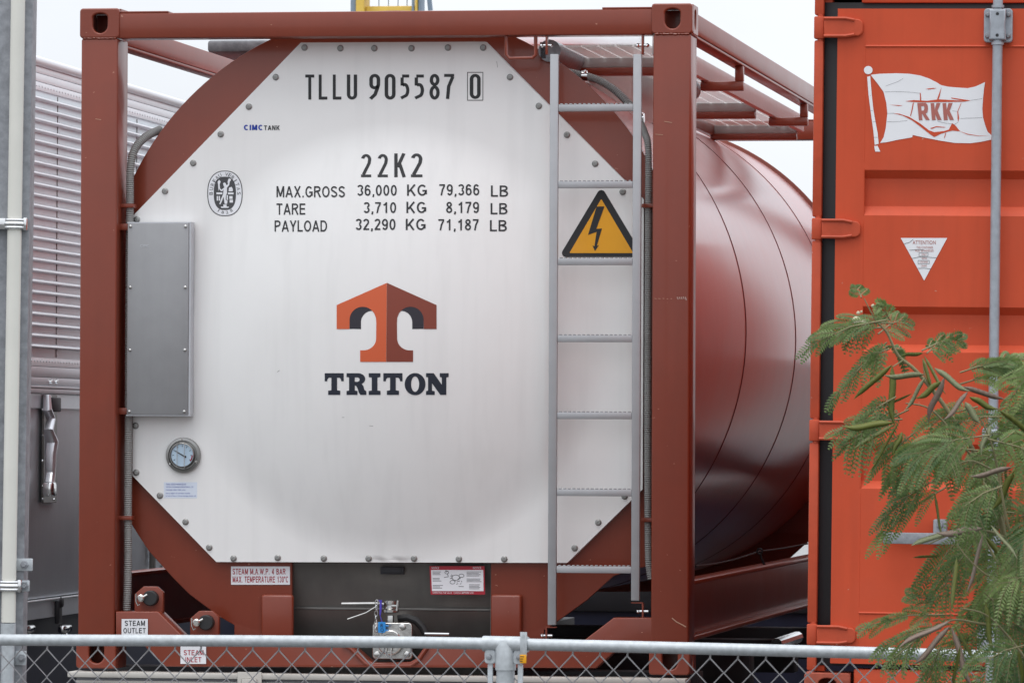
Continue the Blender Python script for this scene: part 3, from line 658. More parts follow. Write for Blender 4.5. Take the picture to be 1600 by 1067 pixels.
# ---- ladder
yl = .012
lad = MB()
for (a, b_, ytop, ybot) in ((857.5, 870.5, 85, 976), (987.5, 1000.5, 85, 938)):
    xa, xb = X(a, yl), X(b_, yl); lad.box(xa, xb, yl, yl+.022, T.pt(a, ybot, yl).z, T.pt(a, ytop, yl).z, .003)
ladder = lad.build('ladder', M['aluladder'], tank)
xs0, xs1 = X(870.5, yl)+.0005, X(987.5, yl)-.0005
for i in range(7):
    zc = T.pt(930, 168+i*120.2, yl).z
    b = MB(); b.box(xs0, xs1, yl+.003, yl+.03, zc-.015, zc+.012, .002)
    for k in range(16):
        xx = xs0+.012+(xs1-xs0-.024)*k/15; b.box(xx-.005, xx+.005, yl+.004, yl+.029, zc+.0122, zc+.0165, .0015)
    b.build('rung', M['aluladder'], ladder)
for a, ytop, ybot in ((854, 85, 976), (1004, 85, 938)):
    c = T.pt(a, 70, yl+.01); s = 1 if a > 900 else -1
    b = MB(); b.box(c.x-.004, c.x+.004, yl+.005, yl+.035, c.z-.04, zb0-.0005, .001); b.build('ladder_hanger', M['red'], ladder)
    b = MB(); b.tube([(c.x-.022, yl+.02, c.z-.003), (c.x+.022, yl+.02, c.z-.003)], .006, 8); b.ball((c.x-.02, yl+.02, c.z-.003), .010, 1); b.ball((c.x+.018, yl+.02, c.z-.003), .009, 1); b.build('hanger_bolt', M['chrome'], ladder)
    c = T.pt(a+(0 if a < 900 else 0), ybot+3, yl+.01)
    b = MB(); 
    if s > 0: b.box(c.x-.045, c.x+.002, yl+.004, yl+.03, c.z-.003, c.z+.001); b.box(c.x-.002, c.x+.004, yl+.004, yl+.03, c.z-.062, c.z-.0035)
    else: b.box(c.x-.003, c.x+.04, yl+.004, yl+.03, c.z-.003, c.z+.001); b.box(c.x-.004, c.x+.002, yl+.004, yl+.03, c.z-.08, c.z-.0035)
    b.build('ladder_foot', M['red'], ladder)
    b = MB(); b.tube([(c.x-.02, yl+.02, c.z-.035), (c.x+.022, yl+.02, c.z-.035)], .006, 8); b.ball((c.x-.018, yl+.02, c.z-.035), .009, 1); b.build('foot_bolt', M['chrome'], ladder)
b = MB(); hh = [T.pt(791, 57, .03), T.pt(791, 86, .03), T.pt(796, 92, .03), T.pt(832, 91, .03), T.pt(837, 86, .03), T.pt(837, 57, .03)]; b.tube(hh, .0075, 8); b.build('hand_grip', M['red'], tank)

# ---- bottom beam with its gussets
lb = TP([(180, 955), (246, 955), (294, 1003), (540, 1003), (548, 1009), (572, 1030), (582, 1035), (640, 1034), (650, 1028), (664, 1008), (672, 1003), (908, 1003), (958, 965), (1021, 965), (1021, 1010), (968, 1010), (930, 1043.5), (258, 1041), (224, 1008), (180, 1008)], .0)
prism('bottom_beam', [lb], .008, .12, M['red'], tank, .005)
b = MB(); rim = [T.pt(a, c, .004) for a, c in ((535, 1006), (548, 1013), (570, 1035), (582, 1040), (642, 1039), (653, 1032), (668, 1010))]; b.tube(rim, .008, 8); b.build('recess_rim', M['red'], tank)
for (a, c) in ((406, 457), (765, 814)):       # raised pads on the skirt
    p1 = T.xz(a, 1002, .12); p2 = T.xz(c, 929, .12)
    MB().box(p1[0], p2[0], .135, yr-.0005, p1[1], p2[1], .012, 3).build('skirt_pad', M['red'], tank)
# recess with outlet valve
p1 = T.xz(456, 1003, .2); p2 = T.xz(767, 880, .2); zf = T.pt(600, 951, .2).z
b = MB(); b.mesh([(p1[0], .185, p2[1]), (p2[0], .185, p2[1]), (p2[0], .23, zf), (p1[0], .23, zf)], [(0, 1, 2, 3)]); b.box(p1[0], p2[0], .215, .24, zf-.006, zf+.004, .002)
b.mesh([(p1[0], .215, zf-.007), (p2[0], .215, zf-.007), (p2[0], .33, zf-.3), (p1[0], .33, zf-.3)], [(0, 1, 2, 3)])
b.box(p1[0]-.006, p1[0]-.0005, yr+.0305, .33, zf-.3, p2[1]); b.box(p2[0]+.0005, p2[0]+.006, yr+.0305, .33, zf-.3, p2[1])
b.build('valve_recess', M['darksteel'], tank)
b = MB(); c0 = T.pt(594, 885, .17); c1 = T.pt(631, 897, .17); b.box(c0.x, c1.x, .172, .186, c1.z, c0.z, .003); b.box(c0.x+.012, c1.x-.012, .168, .1715, c1.z+.008, c0.z-.002); b.build('recess_catch', M['dark'], tank)
vy = .03
V = lambda px, py, d=vy: T.pt(px, py, d)
pa_, pb_ = V(582, 972), V(644, 1030)
b = MB(); fm = curve_mesh('valve', [rrect(pa_.x, pb_.z, pb_.x, pa_.z, .016)], vy, vy+.028, .004); b.bm.from_mesh(fm); bpy.data.meshes.remove(fm)
cc = V(611, 1003); b.lathe((cc.x, vy, cc.z), [(.0005, .052), (-.03, .05), (-.034, .046), (-.034, .036), (-.026, .034), (-.026, .0)], 'y', 32)
for px, py in ((590, 979), (629, 979), (590, 1022), (636, 1022)):
    q_ = V(px, py); b.lathe((q_.x, vy, q_.z), [(-.0005, .014), (-.012, .013), (-.014, .01), (-.014, .0)], 'y', 12)
b.tube([(V(606, 1010).x, vy-.037, V(606, 1008).z), (V(606, 1022).x, vy-.04, V(606, 1024).z), (V(614, 1024).x, vy-.04, V(614, 1024).z), (V(614, 1008).x, vy-.037, V(614, 1008).z)], .003, 6)
b.lathe(V(611, 1000, vy+.05), [(0, .075), (.18, .075)], 'y', 24)
valve = b.build('outlet_valve', M['steel'], tank)
b = MB(); q_ = V(611, 957, vy+.03); w1 = .011; b.box(q_.x-w1, q_.x+w1, vy+.01, vy+.04, V(0, 972).z-.004, V(0, 955).z, .003)
q_ = V(611, 955, vy+.025)
b.lathe((q_.x-.002, vy+.025, q_.z), [(-.006, .02), (-.002, .034), (.008, .034), (.012, .026), (.026, .025), (.03, .03), (.042, .03), (.046, .024)], 'z', 20)
q_ = V(621, 946, vy); b.tube([(q_.x, vy-.01, q_.z-.02), (q_.x+.005, vy-.01, q_.z+.022)], .006, 8); b.box(q_.x-.025, q_.x+.008, vy-.004, vy+.006, q_.z-.006, q_.z+.004, .002)
b.build('valve_stem', M['steel'], valve)
b = MB(); b.tube([V(534, 943), V(588, 942.5), V(600, 944)], [.0075, .008, .009], 8); b.tube([V(543, 967), V(572, 957), V(588, 947)], .003, 6); b.build('valve_lever', M['steel'], valve)
b = MB()
for i in range(7):
    cxp, cyp = 588.5-.3*i, 941+i*8.4; c_ = V(cxp, cyp, vy-.02); aa = 1 if i % 2 == 0 else .35
    b.tube([(c_.x+.0068*aa*math.cos(t*.785), c_.y+.0068*(1-aa)*math.cos(t*.785), c_.z+.0125*math.sin(t*.785)) for t in range(8)], .0022, 6, closed=True)
b.build('chain', M['chrome'], valve)
b = MB(); c1, c2 = V(591, 971, vy-.03), V(602.5, 988, vy-.03); fm = curve_mesh('tag', [rrect(c1.x, c2.z, c2.x, c1.z, .004)], vy-.034, vy-.030); b.bm.from_mesh(fm); b.tube([V(602, 977, vy-.03), V(607, 977.5, vy-.03)], .003, 6); b.tube([V(602, 984, vy-.03), V(607, 984.5, vy-.03)], .003, 6)
tg = b.build('seal_tag', M['bluetag'], valve); pxtext(T, [('R', (594.5, 974, 599, 979.5)), ('O', (594.5, 981, 599.5, 986.5))], vy-.036, 'tag_lettering', M['black'], tg)
b = MB(); b.tube([V(592, 938, vy-.028), V(595, 937, vy-.028), V(595, 950, vy-.028), V(594, 961, vy-.028)], [.004, .005, .005, .003], 6); b.tube([V(594, 962, vy-.028), V(596, 968, vy-.028), V(597, 971, vy-.028)], .0015, 5); b.build('seal_strap', M['purple'], valve)
b = MB(); b.tube([V(622, 966, .1), V(636, 964, .1), V(650, 969, .1), V(660, 979, .1), V(667, 992, .1)], .016, 10); b.build('drain_hose', M['blackrub'], tank)
b = MB(); b.tube([V(664, 989.5, .03), V(702, 990, .02)], .006, 8); b.build('locking_pin', M['chrome'], tank)
# instruction plate
fl = lambda d: (lambda px, py: T.pt(px, py, d))
ip = pxflat('instruction_plate', [[(671, 884), (757, 884), (758, 928.5), (673, 928.5)]], M['crimson'], tank, fl(.15)); ip.data.materials[0] = M['crimson']
pxflat('plate_field', [[(673.5, 890), (755, 890), (755.5, 923), (675, 923)]], M['sticker'], ip, fl(.1492))
pxtext(T, [('NOTICE', (674.5, 885.2, 686, 888.6)), ('NOTICE', (739, 885.2, 752, 888.6)), ('OPERATING THE VALVE', (676, 924.5, 706, 927)), ('CHECK BEFORE USE', (709, 924.5, 740, 927))], .149, 'plate_lettering', M['sticker'], ip)
sk = []
rnd = random.Random(3)
for (x0, x1, yy, n_) in ((676, 690, 893, 3), (676, 690, 903, 3), (676, 692, 914, 3), (729, 753, 893, 4), (729, 753, 904, 3), (733, 753, 913, 4)):
    for i in range(n_): L, Rr, cl = stroke([(x0, yy+i*2.1), (x1-rnd.random()*5, yy+i*2.1)], .7); sk.append((L, Rr, cl))
for i in range(16):
    px, py = 696+i*1.8+rnd.uniform(-2, 2), 892+i*1.2+rnd.uniform(0, 6)
    ang = rnd.uniform(0, 6.28); ln = rnd.uniform(3, 8); L, Rr, cl = stroke([(px, py), (px+ln*math.cos(ang), py+ln*.5*math.sin(ang))], .8); sk.append((L, Rr, cl))
for cx_, cy_, rr_ in ((698, 894, 3), (712, 902, 6), (707, 909, 4), (721, 899, 4)): L, Rr, cl = stroke(arc(cx_, cy_, rr_, rr_*.7, 0, 360, 12)[:-1], .7, True); sk.append((L, Rr, cl))
link('plate_diagram', stroke_mesh('plate_diagram', sk, fl(.1486)), M['darkgrey'], ip, None, None)
# steam plates and fittings
def plate(name, box, lines, m, d):
    x0, y0, x1, y1 = box; o = pxflat(name, [[(x0, y0), (x1, y0), (x1, y1), (x0, y1)]], M['sticker'], tank, fl(d))
    for tx, bo in lines: link('plate_lettering', stroke_mesh('plate_lettering', gword(tx, bo, .15, .16), fl(d-.0008)), m, o, None, None)
    return o
plate('pressure_plate', (361, 884.5, 453, 913), [('STEAM M.A.W.P. 4 BAR', (363.5, 888, 446, 897)), ('MAX. TEMPERATURE 130°C', (363.5, 900, 450.5, 909.5))], M['crimson'], yr-.003)
plate('steam_outlet_plate', (190, 966.5, 231, 993), [('STEAM', (195, 969, 226.5, 977.2)), ('OUTLET', (192.7, 980.5, 227.5, 988.7))], M['black'], .003)
plate('steam_inlet_plate', (282, 1006, 322, 1036.5), [('STEAM', (287, 1015, 318, 1023)), ('INLET', (289.5, 1026, 314.5, 1034))], M['crimson'], .003)
for (cx_, cy_) in ((234, 936), (321, 974)):
    p_ = lambda a, c: T.xz(cx_+a, cy_+c, .05)
    br = prism('steam_bracket', [[p_(-25, 21), p_(-25, -8), p_(-11, -20), p_(10, -20), p_(20, -11), p_(20, 21)]], .06, .09, M['red'], tank, .004)
    c_ = T.pt(cx_+2, cy_-2, .05); b = MB(); b.lathe(c_, [(.0095, .031), (-.02, .031), (-.024, .027), (-.024, 0)], 'y', 24); b.build('steam_pipe', M['blackrub'], br)
    c_ = T.pt(cx_-13, cy_-2, .03); b = MB(); b.lathe(c_, [(.03, .012), (0, .012), (-.004, .015), (-.016, .015), (-.02, .01), (-.02, 0)], 'y', 16); b.tube([c_+Vector((.0, -.008, 0)), c_+Vector((.025, -.004, .014))], .005, 6)
    b.tube([c_+Vector((-.02, -.01, .018)), c_+Vector((-.02, -.01, -.014)), c_+Vector((-.012, -.01, -.03)), c_+Vector((-.004, -.01, -.024))], .003, 6); b.build('steam_cock', M['steel'], br)

# ---- walkway, tubes and cover gear on top
zp = CAM.z+1.57-z0w
xw0, xw1 = .62, X1-.19
b = MB(); npl = 6
for i in range(npl):
    a = xw0+(xw1-xw0)*i/npl; b.box(a+.004, a+(xw1-xw0)/npl-.004, .14, 5.66, zp, zp+.006)
b.build('walkway', M['plank'], tank)
b = MB(); b.box(xw1+.001, xw1+.03, .2, 5.66, zp-.03, zp+.05, .003); b.build('walkway_edge', M['edgewhite'], tank)
b = MB(); b.box(xw0-.03, xw0-.001, .14, 5.66, zp-.05, zp+.02, .003); b.build('walkway_bearer', M['red'], tank)
for yy in (.78, 3.8, 5.6):
    b = MB(); b.box(xw0, xw1-.002, yy, yy+.05, zp-.040, zp-.0005, .002); b.build('cross_angle', M['anglegrey'], tank)
    b = MB(); b.box(xw0-.02, xw1-.002, yy-.008, yy+.052, zp-.073, zp-.0405, .004); b.build('cross_beam', M['red'], tank)
for yy in (1.75, 4.35):
    b = MB(); b.box(xw1-.0, X1-.004, yy, yy+.05, zp-.075, zp-.035, .006); b.box(X1-.04, X1-.005, yy, yy+.05, zp-.0345, H-.129, .003); b.box(xw1+.002, xw1+.012, yy, yy+.05, zp-.0345, zp+.06, .002); b.build('walkway_bracket', M['red'], tank)
c = T.pt(868, 84, .3); b = MB(); b.lathe((c.x, 0, c.z), [(.14, .045), (.85, .045)], 'y', 24); b.build('document_tube', M['galvdark'], tank)
b = MB(); b.box(-.80, -.535, .24, 2.6, zp-.005, zp+.045, .012); b.build('drain_tray', M['galvdark'], tank)
zt = CC.z+RC-.03
b = MB(); b.box(.1, .78, 1.5, 2.5, zt-.35, zt+.02, .02); b.lathe((.5, 2.0, zt+.0), [(-.1, .22), (.06, .22), (.07, .2), (.07, 0)], 'z', 28); b.build('spill_box', M['spill'], tank)
b = MB(); b.box(.1, .82, 1.42, 1.48, zt-.02, zt+.035, .008); b.build('spill_box_lip', M['trailtop'], tank)
b = MB(); b.lathe((.92, 0, zt-.16), [(1.5, .05), (2.3, .05)], 'y', 20); b.build('vent_pipe', M['galvdark'], tank)
# paint scratches on the right post
def scr(pts, t, d, m, name='paint_scratch'):
    L, Rr, cl = stroke(pts, t); link(name, stroke_mesh(name, [(L, Rr, cl)], fl(d)), m, tank, None, None)
M['bare'] = mat('bare_primer', (.42, .24, .16), .6, var=.2)
M['bare2'] = mat('pale_scrape', (.5, .38, .33), .6, var=.25, nscale=200)
scr([(1050, 965), (1057, 971), (1066, 975.5), (1072, 979)], 1.6, .0026, M['bare'])
for a in range(5): scr([(1022+a*6+rnd.random()*2, 466+rnd.random()*1.5), (1026+a*6, 466.5+rnd.random())], .9, .0026, M['bare'])
for a in range(5): scr([(1058+a*3.2, 463+rnd.random()*2), (1059+a*3.2+rnd.random(), 469-rnd.random()*2)], 1.3, .0026, M['bare2'])
scr([(1038, 190), (1050, 192)], 1.2, .0026, M['bare']); scr([(1024, 210), (1036, 211)], .9, .0026, M['bare']); scr([(149, 186), (158, 187.5)], .9, .0026, M['bare'])

# ================================================================== chassis under the tank
K = Frame((0, 0, 0)); zk = z0w
ch = thing('container_chassis', 'cream and dark skeletal road chassis under the white tank', 'trailer', K, 'container chassis')
ce = T.xz(0, 0)
b = MB(); b.box(X0-.02, X1-.01, -.06, .10, zk-.034, zk-.012, .003); b.build('rear_lip', M['cream'], ch)
b = MB(); b.box(X0+.01, X1-.05, -.03, .08, zk-.36, zk-.0345, .004); b.build('rear_panel', M['greypanel'], ch)
b = MB(); b.box(X0+.012, X1-.052, -.045, -.0305, zk-.056, zk-.046); b.box(X0+.012, X1-.052, -.045, -.0305, zk-.3, zk-.28); b.build('panel_trim', M['cream'], ch)
for px in (398, 802):
    a = X(px-19); b_ = X(px+19); b = MB(); b.box(a, b_, -.066, -.0605, zk-.17, zk-.004, .003); b.box(a+.018, b_-.018, -.075, -.0665, zk-.15, zk-.03, .006); b.build('lock_plate', M['cream'], ch)
b = MB(); b.box(X0+.42, X1-.42, -.05, .1, zk-.25, zk-.12) if False else None
for xx in (-.45, .45): b.box(xx-.07, xx+.07, .12, 7.6, zk-.34, zk-.03, .004)
for yy in (.4, 2.2, 4.0, 5.6): b.box(X0+.02, X1-.02, yy, yy+.18, zk-.16, zk-.006, .004)
b.build('main_frame', M['dark'], ch)
for yy in (1.6, 2.95):
    for xx in (-.98, .68):
        b = MB(); b.lathe((xx, yy, .5), [(0, .28), (.0, .46), (.03, .5), (.27, .5), (.3, .46), (.3, .28)], 'x', 32); wh = b.build('wheel', M['blackrub'], ch)
        b = MB(); b.lathe((xx+(.302 if xx > 0 else -.06), yy, .5), [(0, .27), (.03, .2), (.058, .1), (.058, 0)], 'x', 20); b.build('rim', M['greypanel'], wh)
b = MB(); b.box(X1-.42, X1-.02, 1.0, 1.02, .25, zk-.18); b.box(X0+.02, X0+.42, 1.0, 1.02, .25, zk-.18); b.build('mud_flap', M['blackrub'], ch)
a_, b_ = K.pt(1213, 1006, 3.5), K.pt(1246, 995, 4.2); b = MB(); b.tube([a_, b_], .028, 10); b.build('crank_tube', M['chrome'], ch)

# ================================================================== dark flatbed behind
FB = Frame((1.2, 11.6, 0))
fb = thing('flatbed_trailer', 'low black flatbed trailer parked crosswise behind the tank container', 'trailer', FB)
b = MB(); b.box(-6, 7.5, -1.2, 1.2, 1.02, 1.28, .01); b.build('deck', M['dark'], fb)
b = MB(); b.box(-6, 7.5, -1.18, -1.14, .35, 1.0195); b.build('side_skirt', M['navypaint'], fb)
for xx in (-4.5, -3.2, 3.0, 5.8):
    b = MB(); b.lathe((xx, -1.36, .48), [(0, .28), (0, .44), (.03, .48), (.15, .48)], 'y', 28); wh = b.build('wheel', M['blackrub'], fb)
    MB().lathe((xx, -1.37, .48), [(0, .26), (.01, .1), (.01, 0)], 'y', 20).build('rim', M['greypanel'], wh)
# white van further back
vp = K.pt(1268, 862, 42); VN = Frame((vp.x+1.6, 42, 0))
vn = thing('delivery_van', 'far white van seen between the tank belly and the orange container', 'van', VN)
b = MB(); b.box(-3.0, 1.8, -.95, .95, .45, 1.95, .12, 3); b.build('body', M['vanwhite'], vn)
prism('cab', [[(1.81, .45), (3.2, .45), (3.2, 1.05), (2.5, 1.25), (1.95, 1.9), (1.81, 1.9)]], -.93, .93, M['vanwhite'], vn, .03)
b = MB(); b.box(1.95, 2.4, -.955, -.94, 1.2, 1.6); b.build('window', M['glass'], vn)
for xx in (-2, 2.3):
    b = MB(); b.lathe((xx, -.99, .34), [(0, .2), (0, .31), (.03, .34), (.2, .34)], 'y', 24); b.build('wheel', M['blackrub'], vn)

# ================================================================== silver trailer on the left
yaw_t = YAW-math.atan(1240/FPX)
ex = Vector((math.sin(-yaw_t), math.cos(-yaw_t), 0))          # along the trailer, away from the camera
ot = K.pt(48, 685, 4.2); ot.z = 0
TM = Matrix(((ex.x, -ex.y, 0, ot.x), (ex.y, ex.x, 0, ot.y), (0, 0, 1, 0), (0, 0, 0, 1)))
class TF(Frame):
    def __init__(s, m): s.M = m; s.I = m.inverted()
TR = TF(TM)     # local x along the trailer (away), local y into its body, z up
tr = thing('box_trailer', 'silver box trailer with ribbed aluminium side behind the galvanised post', 'trailer', TR)
def tz(py): return TR.pt(48, py, 0).z
xa, xb = -2.5, 10.5
b = MB(); b.box(xa, xb, .012, 2.4, tz(937)+.0, tz(100), .01); b.build('body', M['trail'], tr)
b = MB(); b.box(xa-.01, xb+.01, -.03, 2.42, tz(100)+.0005, tz(86), .018, 4); b.box(xa-.01, xb+.01, .02, 2.38, tz(86)+.0005, tz(84), .002); b.build('roof_rail', M['trailtop'], tr)
b = MB(); b.box(xa, xb, 0, .0115, tz(110.5), tz(100.5), .002); b.box(xa, xb, -.002, .0115, tz(124), tz(111.5), .002); b.build('upper_band', M['trailtop'], tr)
b = MB(); b.box(xa, xb, -.001, .0115, tz(137.5), tz(124.8), .001); b.box(xa, xb, -.001, .0115, tz(571), tz(558), .001)
for zz in (tz(131), tz(563)):
    for i in range(150): b.lathe((xa+1.2+i*.062, -.0012, zz), [(0, .008), (-.004, .006), (-.005, .0)], 'y', 6)
b.build('rivet_strip', M['trailtop'], tr)
b = MB(); py = 148.0; i = 0
while py < 553:
    z1 = tz(py); h = .019
    b.mesh([(x_, y_, z_) for x_ in (xa, xb) for y_, z_ in ((.0115, z1+.004), (-.020, z1-.004), (-.026, z1-.009), (-.026, z1-.013), (-.008, z1-.017), (.0115, z1-.017))], [(0, 1, 7, 6), (1, 2, 8, 7), (2, 3, 9, 8), (3, 4, 10, 9), (4, 5, 11, 10)])
    py += 16.9
b.build('side_rib', M['trailtop'], tr, smooth=60)
b = MB()
for px in (92, 216):
    xx = TR.pt(px, 400, 0).x; b = MB(); b.box(xx-.004, xx+.004, .009, .0118, tz(556), tz(140)); b.build('panel_joint', M['darksteel'], tr)
    b = MB()
    for k in range(48): b.lathe((xx+.012, .0058, tz(552-8.45*k)), [(0, .007), (-.004, .005), (-.005, 0)], 'y', 6)
    b.build('joint_rivets', M['trailtop'], tr)
b = MB(); b.box(xa, xb, -.003, .0115, tz(588), tz(572), .001); b.box(xa, xb, -.006, .0115, tz(601), tz(589), .001); b.box(xa, xb, -.022, .0115, tz(606), tz(602), .003); b.box(xa, xb, -.016, .0115, tz(614), tz(606.5), .002); b.box(xa, xb, -.002, .0115, tz(637), tz(615)); b.build('waist_rail', M['trail'], tr)
def TRp(px, py, d=0): return TR.pt(px, py, d)
b = MB()
for px in (79, 88): c = TRp(px, 596, -.01); b.lathe(c, [(.004, .013), (-.008, .011), (-.010, 0)], 'y', 12)
b.build('stud', M['chrome'], tr)
# latch handle
c1, c2 = TRp(64, 786, 0), TRp(86, 617, 0)
b = MB(); fm = curve_mesh('latch', [rrect(c1.x, c1.z, c2.x, c2.z, .01)], -.012, -.0005, .003); b.bm.from_mesh(fm); lt = b.build('latch_plate', M['darksteel'], tr)
b = MB(); b.tube([TRp(74, 618, -.03), TRp(74, 640, -.035), TRp(80, 655, -.045), TRp(76, 672, -.05), TRp(81, 690, -.055), TRp(79, 710, -.055), TRp(79, 740, -.055), TRp(76, 765, -.06)], [.02, .024, .022, .024, .034, .03, .026, .026], 10); b.build('latch_handle', M['alu'], lt)
b = MB(); p1 = TRp(76, 762, -.07); b.box(p1.x-.05, p1.x+.05, -.1, -.05, p1.z-.04, p1.z+.03, .012); b.build('handle_tip', M['chrome'], lt)
b = MB(); p1 = TRp(76, 632, -.02); b.box(p1.x-.08, p1.x+.1, -.06, -.0125, p1.z-.035, p1.z+.035, .006); b.build('latch_hook', M['dark'], lt)
b = MB()
for py in (640, 680, 720, 760, 780):
    for px in (66, 84): b.lathe(TRp(px, py, -.012), [(0, .007), (-.004, .005), (-.005, 0)], 'y', 8)
b.build('latch_rivet', M['chrome'], lt)
# lower skirt
zs = tz(938)
b = MB(); b.box(xa, xb, -.012, .011, zs-.008, zs, .002); b.build('sill_trim', M['trailtop'], tr)
b = MB(); b.box(xa, xb, .0, .03, tz(968), zs-.0085); b.build('lower_skirt', M['trail'], tr)
b = MB(); b.box(xa, xb, .06, 2.3, .45, tz(968)-.001); b.build('underframe', M['navypaint'], tr)
for px in (33, 91):
    p1 = TRp(px, 952, -.01); bk = MB(); bk.box(p1.x-.04, p1.x+.04, -.022, -.0005, p1.z-.07, p1.z+.045, .006); bk.lathe((p1.x, -.0225, p1.z+.035), [(0, .03), (-.012, .02), (-.014, 0)], 'y', 12); bo = bk.build('buckle', M['dark'], tr)
    b = MB(); b.box(p1.x-.07, p1.x+.10, -.06, -.0225, p1.z-.115, p1.z-.075, .012); b.box(p1.x+.0, p1.x+.05, -.05, -.0225, p1.z-.16, p1.z-.1155, .008); b.build('buckle_tongue', M['chrome'], bo)
p1 = TRp(247, 886, -.02); b = MB(); b.box(p1.x-.14, p1.x-.10, -.03, -.0005, p1.z-.12, p1.z+.3, .006); b.build('door_post', M['darksteel'], tr)
b = MB(); b.ball((p1.x+.03, -.05, p1.z), .05, 2, (1.2, .6, .8)); b.box(p1.x-.07, p1.x+.2, -.045, -.0005, p1.z-.05, p1.z-.015, .01); b.ball((p1.x-.05, -.04, p1.z+.06), .03, 2); b.build('door_lock', M['chrome'], tr)
for xx in (1.2, 2.4, 7.5, 8.7):
    b = MB(); b.lathe((xx, .07, .5), [(0, .28), (0, .45), (.03, .49), (.28, .49)], 'y', 30); wh = b.build('wheel', M['blackrub'], tr)
    MB().lathe((xx, .06, .5), [(0, .27), (.015, .2), (.015, 0)], 'y', 20).build('rim', M['greypanel'], wh)

# ================================================================== orange shipping container
D_O = FPX/443; AO = R_(.2)
oo = CAM + (CROT @ Vector(((1268-800)/FPX, -(530-533.5)/FPX, -1)))*D_O
OF = Frame((oo.x, oo.y, 0), AO, .0085)
oz0 = OF.pt(1268, 1103, 0).z
OF = Frame((oo.x, oo.y, oo.z-(OF.pt(1268, 530).z-oz0)), AO, .0085); 
oc_ = thing('shipping_container', 'orange steel shipping container with RKK flag on its closed door', 'shipping container', OF)
def OX(px, py=530, d=0): return OF.pt(px, py, d).x
def OZ(py, px=1420, d=0): return OF.pt(px, py, d).z
xl = OX(1266.5); OW = 2.438; xr = xl+OW; OH = 2.63; OL = 12.19; OZB = OZ(1103, 1300)
xp1 = OX(1281); xg = OX(1303)
b = MB()   # hollow box: side walls, roof, floor, end
b.box(xl+.02, xl+.05, .12, OL-.1, OZB+.15, OZB+OH-.06); b.box(xr-.05, xr-.02, .12, OL-.1, OZB+.15, OZB+OH-.06); b.box(xl+.051, xr-.051, .12, OL-.1, OZB+OH-.09, OZB+OH-.06); b.box(xl+.051, xr-.051, .12, OL-.1, OZB+.15, OZB+.18); b.box(xl+.051, xr-.051, OL-.13, OL-.1, OZB+.181, OZB+OH-.091)
for i in range(43):
    yy = .3+i*.27
    for xx in (xl, xr-.0195): b.box(xx+.0005 if xx == xl else xx, xx+.0195, yy, yy+.12, OZB+.2, OZB+OH-.12)
b.build('wall', M['orange'], oc_)
b = MB()
for xx, s in ((xl, 1), (xr, -1)):
    for u0, u1, y0, y1 in ((.012, .06, .045, .119), (0, .06, OL-.099, OL)):
        b = MB(); b.box(min(xx+u0*s, xx+u1*s), max(xx+u0*s, xx+u1*s), y0, y1, OZB+.12, OZB+OH-.12, .006); b.build('corner_post', M['orange'], oc_)
b = MB(); b.box(xl+.165, xr-.165, .02, .119, OZ(4), OZB+OH-.01, .004); b.build('door_header', M['orange'], oc_)
b = MB(); b.box(xl+.165, xr-.165, .012, .119, OZB+.01, OZ(1046.5), .006); b.build('door_sill', M['orange'], oc_)
def ocast(xa, zz, y0):
    bb = MB(); fm = curve_mesh('casting', [rrect(xa, zz, xa+.162, zz+.118, .012), oval(xa+.081, zz+.059, .064, .08)], y0, y0+.03, .004); bb.bm.from_mesh(fm)
    bb.box(xa+.001, xa+.03, y0+.031, y0+.178, zz+.001, zz+.117); bb.box(xa+.132, xa+.161, y0+.031, y0+.178, zz+.001, zz+.117); bb.box(xa+.031, xa+.131, y0+.031, y0+.178, zz+.001, zz+.02); bb.box(xa+.031, xa+.131, y0+.031, y0+.178, zz+.098, zz+.117); bb.box(xa+.031, xa+.131, y0+.16, y0+.178, zz+.021, zz+.097)
    bb.build('corner_casting', M['rust'], oc_)
for xx in (xl-.008, xr-.162+.008):
    for zz in (OZB, OZB+OH-.118):
        for y0 in (-.004, OL-.178): ocast(xx, zz, y0)
ycl = .03
b = MB(); b.box(xp1+.0005, xr-.05, ycl+.006, ycl+.036, OZ(1042), OZ(3), .002); b.build('door_gasket', M['gasket'], oc_)
# hinge post strip, cut where the hinge lugs sit
hy = [(25, 62), (340, 375.5), (655, 690.5), (974, 1009)]
def strip(py0, py1, dx=0): 
    b.box(xl+dx, xp1+dx*.5, .002, .044, OZ(py1, 1275), OZ(py0, 1275), .006)
b = MB(); edges = [-60]+[v for h in hy for v in h]+[1048]
for i in range(0, len(edges), 2): strip(edges[i]+1.2, edges[i+1]-1.2)
b.build('hinge_post', M['orangeworn'], oc_)
zd0, zd1 = OZ(1036, 1320), OZ(14, 1320); xd1 = xl+OW/2-.006
